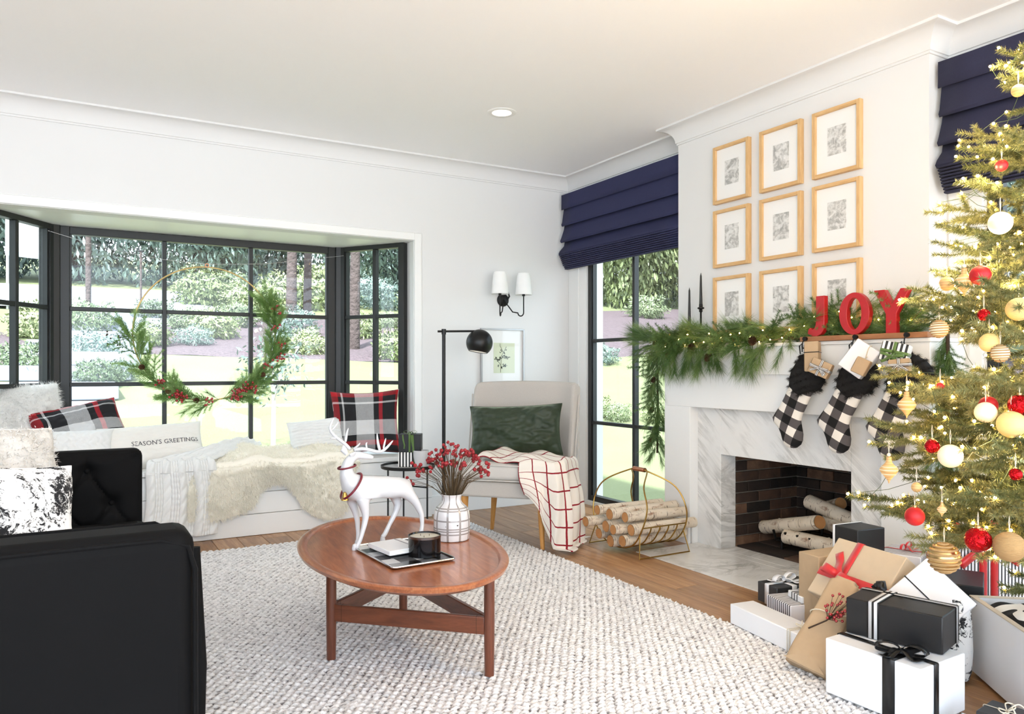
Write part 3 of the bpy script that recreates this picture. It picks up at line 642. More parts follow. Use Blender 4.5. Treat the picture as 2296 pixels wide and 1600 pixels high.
# ---------------- rug: chunky loops
def rug():
    x0, x1, y0, y1 = -1.5, 2.42, .8, 4.78; dx = .0068
    nx, ny = int((x1 - x0) / dx), int((y1 - y0) / dx)
    X, Y = np.meshgrid(np.linspace(x0, x1, nx), np.linspace(y0, y1, ny)); r = np.random.default_rng(2)
    th = .08; U = X * cos(th) + Y * sin(th); Vv = -X * sin(th) + Y * cos(th)
    wob = .15 * np.sin(X * 9) + .12 * np.sin(Y * 13 + X * 4); px_, py_ = .036, .021
    row = np.floor(Vv / py_); a = U / px_ + .5 * (row % 2) + wob * .5
    h = np.abs(np.sin(a * pi)) ** .7 * np.abs(np.sin(Vv / py_ * pi)) ** .6
    Z = .005 + .012 * h + r.normal(0, .0016, X.shape)
    edge = np.minimum.reduce([X - x0, x1 - X, Y - y0, y1 - Y]); Z = np.where(edge < .012, .001, Z)
    X = X + r.normal(0, .0012, X.shape); Y = Y + r.normal(0, .0012, X.shape) + .006 * np.sin(X * 40) * (edge < .03)
    v = np.stack([X, Y, Z], -1).reshape(-1, 3); i = np.arange(nx * ny).reshape(ny, nx)
    q = np.stack([i[:-1, :-1], i[:-1, 1:], i[1:, 1:], i[1:, :-1]], -1).reshape(-1, 4)
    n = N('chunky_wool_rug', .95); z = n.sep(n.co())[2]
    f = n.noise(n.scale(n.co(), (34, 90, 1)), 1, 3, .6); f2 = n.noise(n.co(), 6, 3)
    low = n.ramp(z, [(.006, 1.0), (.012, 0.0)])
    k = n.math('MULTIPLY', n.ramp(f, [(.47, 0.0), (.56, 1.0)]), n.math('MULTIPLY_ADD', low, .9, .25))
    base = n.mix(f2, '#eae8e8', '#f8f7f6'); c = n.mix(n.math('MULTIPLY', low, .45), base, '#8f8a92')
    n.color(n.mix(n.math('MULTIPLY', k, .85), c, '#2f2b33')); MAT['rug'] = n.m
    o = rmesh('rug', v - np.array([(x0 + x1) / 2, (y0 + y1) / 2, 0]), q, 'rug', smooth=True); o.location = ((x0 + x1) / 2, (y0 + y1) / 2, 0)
    tag(o, 'large off-white chunky woven wool rug flecked with charcoal under the coffee table', 'rug')
rug()
RZ = .015
# ---------------- sofa
sf = thing('sofa', 'black velvet sofa with square arms and button-tufted inside', 'sofa', (-.15, 2.6, 0))
def rbox(name, x0, x1, y0, y1, z0, z1, mat, parent, bev=.03): return MB().bx(x0, x1, y0, y1, z0, z1).build(name, mat, parent, bevel=bev, bseg=4)
rbox('arm', -.62, .222, 1.705, 1.85, .10, .752, 'blackvelvet', sf, .035)
rbox('arm', -.62, .242, 3.395, 3.50, .10, .765, 'blackvelvet', sf, .03)
for y in (1.712, 1.84):   # piping along the near arm
    MB().tube([(-.6, y, .735 if y < 1.8 else .748), (.155, y, .735 if y < 1.8 else .748), (.207, y, .718), (.221, y, .67), (.222, y, .12)], .0055, 8).build('piping', 'blackvelvet', sf)
MB().tube([(.226, 1.78, .70), (.231, 1.76, .45), (.228, 1.76, .12)], [.014, .02, .014], 10).build('piping', 'blackvelvet', sf)
rbox('base', -.62, .235, 1.85, 3.40, .12, .30, 'blackvelvet', sf, .02)
rbox('seat_cushion', -.55, .262, 1.86, 3.385, .30, .487, 'blackvelvet', sf, .045)
rbox('back', -.78, -.55, 1.705, 3.50, .10, .80, 'blackvelvet', sf, .05)
btn = [(.045, .69), (-.135, .67), (-.045, .56), (.13, .56), (-.22, .56), (.045, .45), (-.135, .45), (-.31, .68), (-.4, .56), (-.31, .45), (.205, .45), (.215, .73)]
seams = []
for (ax, az) in btn[:10]:
    for (bx_, bz) in btn:
        if 0 < abs(ax - bx_) < .12 and .08 < abs(az - bz) < .16: seams.append((ax, az, bx_, bz))
def tuft(u, v):
    x = -.55 + .785 * u; z = .42 + .338 * v
    d = min(sqrt((x - a) ** 2 + (z - b) ** 2) for a, b in btn)
    sd = 9
    for a, b, c, e in seams:
        L2 = (c - a) ** 2 + (e - b) ** 2; t = max(0, min(1, ((x - a) * (c - a) + (z - b) * (e - b)) / L2)); sd = min(sd, sqrt((x - a - t * (c - a)) ** 2 + (z - b - t * (e - b)) ** 2))
    for a in (.045, -.135):
        if z > .68: sd = min(sd, abs(x - a))
    edge = min(u, 1 - u, (1 - v)) * 8; e_ = min(1, edge) ** .5
    return (x, 3.392 - .032 * e_ * (1 - .8 * math.exp(-(d / .030) ** 2)) * (1 - .35 * math.exp(-(sd / .007) ** 2)), z)
m = MB(); m.grid(tuft, 110, 52); tpan = m.build('tufted_panel', 'blackvelvet', sf)
for a, b in btn:
    if a < .2: MB().ball((a, 3.384, b), .011, 12, sy=.6).build('button', 'blackvelvet', tpan)
for x, y in ((-.55, 1.78), (.18, 1.78), (-.55, 3.44), (.18, 3.44)): MB().cyl((x, y, .012), (x, y, .13), .018, .024).build('leg', 'walnutleg', sf)

# ---------------- coffee table (long oval, three legs)
ct = thing('coffee_table', 'oval walnut coffee table with a raised rim on three square-set legs', 'coffee table', (1.069, 2.708, 0), rot=(0, 0, -.096))
def ov(sx, sy, k): g = 2 * pi * k / 96; return sx * cos(g), sy * sin(g)
prof = [(-.085, -.030), (-.03, -.030), (-.004, -.016), (0, -.004), (-.004, .0), (-.012, .001), (-.030, .0), (-.034, -.003), (-.038, -.009), (-.046, -.0095)]
m = MB(); vs = []; fs = []
for dr, z in prof:
    for k in range(96): x, y = ov(.366 + dr, .609 + dr, k); vs.append((x, y, .42 + z))
for i in range(len(prof) - 1):
    for k in range(96): l = (k + 1) % 96; fs.append((i * 96 + k, i * 96 + l, (i + 1) * 96 + l, (i + 1) * 96 + k))
fs.append(tuple((len(prof) - 1) * 96 + k for k in range(96))); fs.append(tuple(reversed(range(96)))); m.add(vs, fs); m.build('tabletop', 'top', ct, local=True)
Ri = Matrix.Rotation(.096, 3, 'Z')
def tl(x, y): v = Ri @ (V((x, y, 0)) - V((1.069, 2.708, 0))); return v.x, v.y
L1, L2, L3 = tl(.826, 2.768), tl(1.262, 2.345), tl(1.235, 3.08)
for (x, y) in (L1, L2, L3): MB().tube([(x, y, RZ), (x, y, .2), (x, y, .392)], [.017, .019, .0185], 20).build('leg', 'walnutleg', ct, local=True)
for (a, b) in ((L1, L2), (L1, L3), (L2, L3)):
    a = V(a + (.188,)); b = V(b + (.188,)); d = (b - a); L = d.length; d.normalize(); R = Matrix((d, V((0, 0, 1)).cross(d), V((0, 0, 1)))).transposed()
    MB().box((a + b) / 2, (L - .03, .018, .062), R).build('stretcher', 'walnut', ct, local=True, bevel=.003)
    for s_ in (a + d * .045, b - d * .045): MB().box(s_, (.0012, .0186, .0626), R).build('joint_line', 'darkstem', ct, local=True)
TT = .42 - .0095
# ---------------- deer figurine (faces -X, head turned back)
def dz(px, py, lat=0): return V(((px - 868) * .00190, lat, (1224 - py) * .001735))
dr = thing('reindeer_figurine', 'white glazed ceramic reindeer with red collar standing on the coffee table', 'figurine', (1.051, 2.788, TT))
P_ = [dz(893, 1087), dz(850, 1094), dz(812, 1092), dz(790, 1080), dz(783, 1062), dz(784, 1046), dz(790, 1031), dz(803, 1021), dz(822, 1025, -.012), dz(836, 1029, -.02),
      dz(812, 1118, -.028), dz(818, 1150, -.03), dz(815, 1170, -.032), dz(806, 1202, -.034), dz(798, 1219, -.036), dz(791, 1223, -.038),
      dz(796, 1118, .028), dz(806, 1145, .03), dz(811, 1168, .03), dz(812, 1195, .03), dz(812, 1213, .03), dz(809, 1219, .03),
      dz(905, 1108, -.026), dz(925, 1134, -.030), dz(937, 1162, -.032), dz(938, 1185, -.034), dz(934, 1210, -.036), dz(929, 1218, -.038),
      dz(890, 1118, .028), dz(898, 1142, .032), dz(893, 1160, .032), dz(880, 1185, .032), dz(869, 1208, .032), dz(862, 1214, .032),
      dz(912, 1086), dz(918, 1096)]
E_ = [(0, 1), (1, 2), (2, 3), (3, 4), (4, 5), (5, 6), (6, 7), (7, 8), (8, 9), (2, 10), (10, 11), (11, 12), (12, 13), (13, 14), (14, 15), (2, 16), (16, 17), (17, 18), (18, 19), (19, 20), (20, 21),
      (0, 22), (22, 23), (23, 24), (24, 25), (25, 26), (26, 27), (0, 28), (28, 29), (29, 30), (30, 31), (31, 32), (32, 33), (0, 34), (34, 35)]
R_ = [.046, .044, .050, .042, .031, .024, .021, .019, .013, .008, .026, .015, .011, .0085, .010, .009, .022, .014, .011, .008, .009, .008, .029, .017, .011, .0085, .010, .009, .026, .016, .012, .0085, .010, .009, .013, .006]
body = skin('body', P_, E_, R_, 'porcelain', dr)
for c, e, u in ((dz(779, 1000, .01), dz(784, 1020), .008), (dz(799, 1014, -.02), dz(791, 1028, -.01), .008)):
    MB().tube([e, (c + e) / 2 + V((-.006, 0, 0)), c], [.006, .013, .003], 12, flat=.45).build('ear', 'porcelain', dr, local=True)
an1 = MB(); an2 = MB()
an1.tube([dz(793, 1012), dz(783, 997, .01), dz(768, 985, .02), dz(755, 970, .03), dz(754, 958, .03), dz(764, 938, .03)], [.008, .007, .007, .006, .006, .003], 10)
an1.tube([dz(783, 996, .01), dz(786, 975, .015), dz(790, 962, .015)], [.006, .005, .002], 8); an1.tube([dz(757, 968, .03), dz(768, 958, .03), dz(772, 948, .03)], [.005, .004, .002], 8); an1.tube([dz(768, 985, .02), dz(752, 984, .02)], [.005, .003], 8)
an2.tube([dz(796, 1012), dz(812, 1006, -.02), dz(830, 1012, -.03), dz(848, 1018, -.04), dz(860, 1006, -.045), dz(872, 990, -.05)], [.008, .007, .007, .006, .006, .003], 10)
an2.tube([dz(846, 1016, -.04), dz(840, 995, -.04), dz(839, 972, -.04)], [.007, .006, .002], 8); an2.tube([dz(852, 1012, -.04), dz(855, 996, -.04), dz(858, 985, -.04)], [.005, .004, .002], 8); an2.tube([dz(822, 1008, -.02), dz(819, 997, -.02), dz(823, 994, -.02)], [.005, .004, .002], 8)
an2.tube([dz(796, 1010), dz(806, 1000, -.015), dz(809, 994, -.015)], [.006, .004, .002], 8)
an1.build('antler', 'porcelain', dr, local=True, sub=1); an2.build('antler', 'porcelain', dr, local=True, sub=1)
MAT['collar'] = M('dark_red_collar', '#6d1626', .4)
MB().tube([dz(784, 1044) + V((.034 * cos(g), .034 * sin(g), .006 * cos(g) - .004)) for g in [2 * pi * k / 24 for k in range(24)]], .0035, 8, closed=True, flat=.6).build('neck_band', 'collar', dr, local=True)
col = []
for k in range(28): g = 2 * pi * k / 28; col.append(dz(793, 1089) + V((.036 * cos(g) , .057 * sin(g), 0)) + V((0, 0, .045 * cos(g))))
MB().tube(col, .0045, 8, closed=True).build('collar', 'collar', dr, local=True)
bp = dz(778, 1113) + V((0, -.012, 0))
MB().lathe([(.001, .024), (.006, .022), (.009, .012), (.010, .004), (.014, -.004), (.0145, -.007), (.012, -.006)], bp, 20).build('bell', 'brass', dr, local=True)
for hx, hy, ly in ((794, 1222, -.037), (811, 1217, .03), (931, 1216, -.037), (865, 1213, .032)):
    q = dz(hx, hy, ly); MB().lathe([(.009, 0), (.0095, .006), (.007, .02), (.001, .024)], (q.x, q.y, .0005), 12, sx=1.25).build('hoof', 'porcelain', dr, local=True)
# ---------------- vase with berries
vx = onZ(1013, 1208, TT)
vs_ = thing('vase', 'white ceramic vase with painted grey plaid lines holding dried berries', 'vase', (vx.x, vx.y, TT))
def vase_mat():
    n = N('glazed_plaid_ceramic', .18); x = n.sep(n.co('UV')); o = n.sep(n.co())
    def ln(v, c, w): return n.math('LESS_THAN', n.math('ABSOLUTE', n.math('SUBTRACT', v, c)), w)
    vert = n.math('LESS_THAN', n.math('FRACT', n.math('MULTIPLY_ADD', x[0], 9, .3)), .17)
    hs = None
    for c, w in ((.030, .0028), (.042, .0024), (.051, .0024), (.082, .0030), (.120, .0026), (.129, .0024)):
        l = ln(o[2], c, w); hs = l if hs is None else n.math('MAXIMUM', hs, l)
    m = n.math('MAXIMUM', vert, hs); sp = n.ramp(n.noise(n.co(), 55, 2), [(.70, 0.0), (.72, 1.0)])
    c = n.mix(n.math('MULTIPLY', m, .8), '#d2cfcf', '#766e69'); n.color(n.mix(sp, c, '#2a2420')).bump(m, .3, .001)
    return n.set(Coat_Weight=.6).m
MAT['vase'] = vase_mat()
MB().lathe([(.001, 0), (.064, 0), (.069, .004), (.0715, .03), (.0725, .06), (.072, .09), (.069, .112), (.062, .128), (.050, .138), (.041, .146), (.037, .156), (.038, .168), (.041, .176), (.043, .1785), (.041, .180), (.036, .176), (.033, .16), (.036, .145), (.001, .13)], (0, 0, 0), 48).build('body', 'vase', vs_, local=True)
rr = random.Random(12); berry0 = None; sm = MB()
right = V((C, -S, 0)); fw = V((S, C, 0))
for k in range(104):
    a = rr.uniform(-1, 1); b = rr.uniform(-.6, .6); L = rr.uniform(.11, .20)
    e = right * (a * .148 + .004) + fw * (b * .09) + V((0, 0, .17 + L * (1.05 - .42 * abs(a) ** 1.6)))
    if k < 3: e = right * (-.155 - .012 * k) + fw * .02 + V((0, 0, .215 + .012 * k))
    s0 = right * (a * .02) + fw * (b * .02) + V((0, 0, .15)); mid = s0.lerp(e, .5) + V((0, 0, .02)) - right * a * .02
    sm.tube([s0, mid, e], [.0012, .001, .0007], 4)
    for j in range(rr.choice((1, 1, 2))):
        q = e + V((rr.uniform(-.012, .012), rr.uniform(-.012, .012), rr.uniform(-.008, .012))) * (1 if j else .2)
        if j: sm.tube([mid.lerp(e, .6), q], .0007, 4)
        if berry0 is None:
            mb = MB(); mb.lathe([(.0008, -.0055), (.004, -.0048), (.0062, -.001), (.0062, .002), (.0045, .0048), (.0022, .0042), (.0008, .0052)], (0, 0, 0), 9); berry0 = mb.build('berry', 'driedberry', vs_, local=True); bo = berry0
        else: bo = inst(berry0, vs_)
        bo.location = q; s_ = rr.uniform(.95, 1.3); bo.scale = (s_,) * 3; bo.rotation_euler = (rr.uniform(-1, 1), rr.uniform(-1, 1), 0)
for k in range(26):
    a = rr.uniform(-1, 1); s0 = right * (a * .02) + V((0, 0, .15)); e = right * (a * .085) + fw * rr.uniform(-.05, .05) + V((0, 0, .22 + rr.random() * .05)); sm.tube([s0, e], [.0012, .0006], 4)
sm.build('stems', 'stem', vs_, local=True)
# ---------------- tray, notebooks, candle
def place(px, py, Z): p = onZ(px, py, Z); return p
tc = [place(*p, TT) for p in ((795, 1226), (872, 1280), (1018, 1257), (925, 1212))]
ctr = (tc[0] + tc[1] + tc[2] + tc[3]) / 4
ang = atan2((tc[2] - tc[1]).y, (tc[2] - tc[1]).x); w_ = ((tc[2] - tc[1]).length + (tc[3] - tc[0]).length) / 2; h_ = ((tc[0] - tc[1]).length + (tc[3] - tc[2]).length) / 2
ty = thing('tray', 'square black and white checked metal tray with a silver rim on the coffee table', 'tray', (ctr.x, ctr.y, TT), ang)
n = N('tray_check', .15); x = n.sep(n.co()); c1 = n.math('LESS_THAN', n.math('FRACT', n.math('MULTIPLY', x[0], 8)), .5); c2 = n.math('LESS_THAN', n.math('FRACT', n.math('MULTIPLY', x[1], 8)), .5)
n.color(n.ramp(n.math('MULTIPLY', n.math('ADD', c1, c2), .5), [(0, '#141415'), (.4, '#55565a'), (.8, '#cfd1d4')], 'CONSTANT')); MAT['traycheck'] = n.m
def rrect(w, h, r, k=6):
    o = []
    for cx_, cy_, a0 in ((w / 2 - r, h / 2 - r, 0), (-w / 2 + r, h / 2 - r, pi / 2), (-w / 2 + r, -h / 2 + r, pi), (w / 2 - r, -h / 2 + r, 1.5 * pi)):
        for i in range(k + 1): a = a0 + pi / 2 * i / k; o.append((cx_ + r * cos(a), cy_ + r * sin(a)))
    return o
MB().prism([(a, b, .003) for a, b in rrect(w_ - .008, h_ - .008, .012)], (0, 0, .003)).build('tray_base', 'traycheck', ty, local=True)
MB().tube([(a, b, .008) for a, b in rrect(w_, h_, .016)], .0038, 8, closed=True).build('tray_rim', M('polished_silver', '#d8d8da', .15, 1), ty, local=True)
MB().prism([(a, b, .0) for a, b in rrect(w_ * .8, h_ * .8, .012)], (0, 0, .003)).build('tray_foot', 'blackmetal', ty, local=True)
def book(label, px, py, z0, w, h, t, rot, cov, paper, strap):
    p = onZ(px, py, z0 + t); b = thing('notebook', label, 'notebook', (p.x, p.y, z0), rot)
    MB().bx(-w / 2 + .003, w / 2 - .002, -h / 2 + .002, h / 2 - .002, .003, t - .003).build('pages', paper, b, local=True, smooth=False)
    MB().bx(-w / 2, w / 2, -h / 2, h / 2, 0, .003).bx(-w / 2, w / 2, -h / 2, h / 2, t - .003, t).bx(-w / 2, -w / 2 + .003, -h / 2, h / 2, .003, t - .003).build('cover', cov, b, local=True, bevel=.0012)
    if strap: MB().bx(w / 2 - .03, w / 2 - .024, -h / 2 - .001, h / 2 + .001, -.0006, t + .001).build('elastic_band', strap, b, local=True)
MAT['nwhite'] = M('white_notebook_cover', '#e6e6e8', .3, var=.01); MAT['nblack'] = M('black_notebook_cover', '#1c1c1e', .35)
MAT['pages'] = M('page_edges', '#dedbd4', .8, stretch=(1, 1, 60), var=.1, vs=30)
br = ang + .06
book('black notebook at the bottom of the small stack on the tray', 888, 1224, TT + .0062, .135, .165, .014, br, 'nblack', 'pages', None)
book('white notebook with grey elastic band lying on the black notebook', 886, 1220, TT + .0204, .135, .165, .016, br + .02, 'nwhite', 'pages', M('grey_elastic', '#9a9a9e', .6))
cp = onZ(952, 1244, TT + .006)
cd = thing('tin_candle', 'wide glossy black glass candle with grey wax on the tray', 'candle', (cp.x, cp.y, TT + .0062))
MB().lathe([(.001, 0), (.054, 0), (.058, .003), (.0585, .068), (.0592, .072), (.0575, .073), (.056, .07), (.0555, .067), (.001, .066)], (0, 0, 0), 48).build('vessel', M('black_glossy_glass', '#0b090b', .12, Specular_IOR_Level=.35), cd, local=True)
wx = MB().lathe([(.001, .0673), (.04, .0675), (.0553, .0680)], (0, 0, 0), 40).build('wax', M('grey_green_wax', '#bdb9ab', .4), cd, local=True)
MB().lathe([(.0562, .066), (.0593, .066), (.0597, .0735), (.0570, .0745)], (0, 0, 0), 48, cap=False).build('rim', M('dark_silver', '#77716e', .25, 1), cd, local=True)
for a in (0, 2.1, 4.2): MB().cyl((.018 * cos(a), .018 * sin(a), .067), (.018 * cos(a), .018 * sin(a), .074), .001).build('wick', 'darkstem', wx, local=True)

# ---------------- wingback chair
u = V((.692, -.722, 0)); bk = V((.722, .692, 0)); FC = V((2.262, 4.035, 0))     # front centre of the legs
WR = Matrix((u, bk, V((0, 0, 1)))).transposed()
ac = thing('wingback_chair', 'pale grey linen wingback chair with honey wooden legs by the tall window', 'armchair', (FC.x, FC.y, 0), rot=WR.to_euler())
hw = .325
def seatframe(z): return [(-hw, -.05, z), (hw, -.05, z), (hw + .0, .12, z), (hw - .03, .60, z), (-hw + .03, .60, z), (-hw, .12, z)]
MB().prism([(-hw, -.045, .305), (hw, -.045, .305), (hw - .03, .60, .305), (-hw + .03, .60, .305)], (0, 0, .095)).build('seat_frame', 'linen', ac, local=True, bevel=.015, bseg=3)
m = MB()
def cush(a, b):
    g = a * 2 * pi; sx_ = (abs(cos(g)) ** .32) * (1 if cos(g) > 0 else -1); sy_ = (abs(sin(g)) ** .32) * (1 if sin(g) > 0 else -1)
    r = sin(b * pi) ** .22; z = -cos(b * pi); z = (abs(z) ** .6) * (1 if z > 0 else -1)
    return (sx_ * (hw + .005) * r, .24 + sy_ * .305 * r, .458 + z * .055 + .012 * (z > 0) * r * 0)
m.grid(cush, 64, 20, closeu=True); scu = m.build('seat_cushion', 'seatlinen', ac, local=True)
for z in (.504, .412): MB().tube([((abs(cos(g)) ** .32) * math.copysign(1, cos(g)) * (hw + .007), .24 + (abs(sin(g)) ** .32) * math.copysign(1, sin(g)) * .307, z) for g in [2 * pi * k / 80 for k in range(80)]], .004, 6, closed=True).build('piping', 'seatlinen', scu, local=True)
# back: curved shell with wings, thick
def backpt(a, b, off=0):   # a -1..1 across, b 0..1 up
    x = a * (.350 + .012 * b); wing = max(0, abs(a) - .55) / .45; y = .50 + .10 * b - wing ** 1.7 * (.16 * (1 - .35 * b)) + off * .07
    zt = 1.005 - .012 * (abs(a) ** 2) - (.05 * max(0, abs(a) - .93) / .07); return (x * (1 + off * .06), y, .34 + b * (zt - .34))
m = MB(); nu, nv = 40, 18; loop = []
def shell(uu, vv):
    k = uu * 2
    if k < 1: return backpt(-1 + 2 * k, vv, 0)
    return backpt(1 - 2 * (k - 1), vv, 1)
m.grid(shell, 60, nv, closeu=True)
top_i = nv * 60
for j in range(30):
    a_, b_ = top_i + j, top_i + j + 1; c_, d_ = top_i + (60 - j) % 60, top_i + (60 - j - 1) % 60
    if j == 29: m.f.append((a_, b_, c_))
    elif j > 0: m.f.append((a_, b_, d_, c_))
    else: m.f.append((a_, b_, d_))
m.build('backrest', 'linen', ac, local=True, sub=1)
for s_ in (-1, 1):
    MB().tube([backpt(s_ * 1.0, t_, .5) for t_ in (0, .25, .5, .75, .95)], .006, 8).build('piping', 'linen', ac, local=True)
for (x, y, dx_, dy_) in ((-.245, 0, -.01, -.01), (.245, 0, .01, -.01)): MB().tube([(x + dx_, y + dy_, .005), (x, y, .16), (x, y, .31)], [.013, .019, .026], 14).build('leg', 'legwood', ac, local=True)
rl = WR.transposed() @ (V((2.447, 4.509, 0)) - FC)
for s_ in (-1, 1): MB().tube([(s_ * abs(rl.x), rl.y, .005), (s_ * abs(rl.x) * .93, rl.y - .01, .16), (s_ * abs(rl.x) * .85, rl.y - .03, .31)], [.012, .018, .024], 14).build('leg', 'legwood', ac, local=True)
# ---------------- floor lamp
lb = onZ(995, 1170, 0)
lp = thing('floor_lamp', 'slim black floor lamp with a globe shade on a horizontal arm', 'floor lamp', (2.234, 4.82, 0))
MB().lathe([(.001, 0), (.13, 0), (.132, .006), (.128, .014), (.02, .018), (.001, .018)], (2.234, 4.82, 0), 40).build('base', 'blackmetal', lp)
MB().cyl((2.234, 4.82, .015), (2.234, 4.82, 1.352), .0125, None, 16).build('pole', 'blackmetal', lp)
ae = onY(1070, 742, 4.80)
MB().cyl((2.19, 4.823, 1.345), (ae.x, 4.80, ae.z), .0075, None, 12).build('arm', 'blackmetal', lp)
MB().cyl((2.234, 4.82, 1.325), (2.234, 4.82, 1.362), .016, None, 16).build('knob', 'blackmetal', lp)
sc_ = onY(1075, 768, 4.80); MB().cyl((ae.x, 4.80, ae.z), (sc_.x, 4.80, sc_.z + .085), .009).build('socket', 'blackmetal', lp)
Rt = Matrix.Rotation(radians(10), 3, 'Y'); rs = .094
MB().lathe([(rs * sin(pi * (1 - t)) + 1e-4, -rs * cos(pi * (1 - t))) for t in [k / 24 for k in range(0, 19)]], sc_, 40, R=Rt, cap=False).build('lamp_shade', 'blackmetal', lp, solid=.002); lsh = bpy.context.scene.collection.objects[-1] if False else [o for o in lp.children if o.name.startswith('lamp_shade')][0]
MB().lathe([(.0001 + (rs - .004) * sin(pi * (1 - t)), -(rs - .004) * cos(pi * (1 - t))) for t in [k / 24 for k in range(1, 19)]], sc_, 40, R=Rt, cap=False).build('shade_lining', 'trim', lsh)
MB().ball(sc_ + V((0, 0, -.0)), .03, 16).build('bulb', 'lampglow', lsh)
# ---------------- side table
sc2 = V((1.93, 4.70, 0)); p = onZ(915, 1046, .43); sc2 = V((p.x, p.y, 0)); SR = .178
st = thing('side_table', 'small round black metal side table with a tray top beside the chair', 'side table', tuple(sc2))
MB().lathe([(.001, .424), (SR, .424), (SR + .003, .430), (SR + .004, .445), (SR, .446), (SR - .002, .431), (.001, .430)], tuple(sc2), 48).build('tray_top', 'blackmetal', st)
MB().lathe([(.001, .4305), (SR - .004, .4315)], tuple(sc2), 48).build('top_inlay', M('pale_enamel', '#dfdfde', .2), st)
for px_ in (870, 958):
    q = onZ(px_, 1055, .42)
angs = [radians(-62), radians(58), radians(178), ]
lg = []
for px_, dpt in ((870, -.02), (958, -.06), (905, .15)):
    d0 = sc2.dot(V((S, C, 0))) + dpt; q = V((S, C, 0)) * d0 + V((C, -S, 0)) * ((px_ - CX) / F * d0); lg.append(q)
    MB().cyl((q.x, q.y, .002), (q.x, q.y, .43), .006, None, 10).build('leg', 'blackmetal', st)
cen = (lg[0] + lg[1] + lg[2]) / 3
for q in lg: MB().cyl((q.x, q.y, .30), (cen.x, cen.y, .30), .005, None, 8).build('crossbar', 'blackmetal', st)
MB().tube([(sc2.x + SR * .98 * cos(g), sc2.y + SR * .98 * sin(g), .01) for g in [2 * pi * k / 40 for k in range(40)]], .005, 8, closed=True).build('foot_ring', 'blackmetal', st)
# ---------------- botanical picture
pf = thing('botanical_picture', 'framed green botanical print with a wide white mat hanging behind the wingback chair', 'picture', (2.93, YB, .82))
def pic_frame(y, x0, x1, z0, z1, mat, root, w=.012, d=.022):
    for a in ((x0, x0 + w, z0, z1), (x1 - w, x1, z0, z1), (x0 + w, x1 - w, z0, z0 + w), (x0 + w, x1 - w, z1 - w, z1)): MB().bx(a[0], a[1], y - d, y, a[2], a[3]).build('frame_side', mat, root, bevel=.001)
a_ = onY(1078, 738, YB - .015); b_ = onY(1175, 742, YB - .015)
PX0, PX1, PZ1 = a_.x, b_.x, 1.402
pic_frame(YB - .002, PX0, PX1, .82, PZ1, M('thin_silver_frame', '#b9b9b9', .3, .6), pf)
MB().bx(PX0 + .01, PX1 - .01, YB - .008, YB - .004, .83, PZ1 - .01).build('mat_board', 'trim', pf, smooth=False)
a_ = onY(1107, 768, YB - .01); b_ = onY(1154, 836, YB - .01)
MB().bx(a_.x, b_.x, YB - .0095, YB - .008, b_.z, a_.z).build('print', M('pale_green_paper', '#d8dfc4', .8), pf, smooth=False)
m = MB(); cxp = (a_.x + b_.x) / 2; cz = (a_.z + b_.z) / 2; hh = (a_.z - b_.z) / 2; ww = (b_.x - a_.x) / 2; yp = YB - .0105
def stemp(pts, r=.0016): m.tube([(cxp + x * ww, yp, cz + z * hh) for x, z in pts], r, 5, flat=1)
def leafp(x, z, a, l):
    P0 = V((cxp + x * ww, yp, cz + z * hh)); d = V((cos(a), 0, sin(a))) * l; nrm = V((-sin(a), 0, cos(a))) * l * .3
    m.add([P0, P0 + d * .5 + nrm, P0 + d, P0 + d * .5 - nrm], [(0, 1, 2, 3)])
stemp([(-.35, -.95), (-.32, -.4), (-.3, .1), (.1, .6), (.2, .75)]); stemp([(-.32, -.5), (-.7, -.1), (-.85, 0)]); stemp([(-.3, .0), (.4, .05), (.6, .05)]); stemp([(-.33, -.65), (.1, -.5), (.3, -.5)]); stemp([(-.1, .4), (-.4, .8), (-.4, .95)])
for k in range(46):
    j = rr.choice([(-.8 + rr.random() * .5, -.15 + rr.random() * .2), (-.3 + rr.random() * .8, .0 + rr.random() * .12), (-.5 + rr.random() * .7, -.6 + rr.random() * .15), (-.4 + rr.random() * .6, .2 + rr.random() * .6)])
    leafp(j[0], j[1], rr.random() * 6.28, .018)
m.build('printed_plant', M('print_ink_green', '#5c6457', .8), pf)
MB().bx(PX0 + .012, PX1 - .012, YB - .0135, YB - .0125, .832, PZ1 - .012).build('pane', 'glassthin', pf, smooth=False)
# ---------------- wall sconce
sx = onY(1131, 672, YB - .03)
sn = thing('wall_sconce', 'black double-arm wall sconce with white tapered shades', 'wall lamp', (sx.x, YB, sx.z))
MB().lathe([(.001, 0), (.05, .0), (.052, .008), (.046, .016), (.02, .022), (.001, .023)], (sx.x, YB, sx.z), 32, R=Matrix.Rotation(radians(90), 3, 'X')).build('backplate', 'ironmetal', sn)
for px_, pz_, yy in ((1121, 660, YB - .20), (1174, 662, YB - .17)):
    t_ = onY(px_, pz_, yy); s0 = V((sx.x, YB - .02, sx.z))
    low = V((t_.x, yy, t_.z - .135)); mid = s0.lerp(low, .45) + V((0, 0, -.05))
    pts = [s0, mid]
    for k in range(0, 9): a = pi * k / 8; c_ = low + (s0 - low).normalized() * .025; d_ = V((s0.x - low.x, s0.y - low.y, 0)).normalized(); pts.append(V((t_.x, yy, low.z)) + d_ * (.025 + .025 * cos(a)) + V((0, 0, -.025 * sin(a))))
    pts.append(t_ + V((0, 0, .0))); MB().tube(pts, .0048, 10).build('arm', 'ironmetal', sn)
    MB().cyl(t_ - V((0, 0, .006)), t_ + V((0, 0, .012)), .011).build('socket', 'ironmetal', sn)
    MB().lathe([(.066, .004), (.052, .15), (.045, .172), (.0435, .172), (.064, .004)], t_, 40, cap=False).build('lamp_shade', M('white_linen_shade', '#f1f1f0', .8, Transmission_Weight=0), sn)
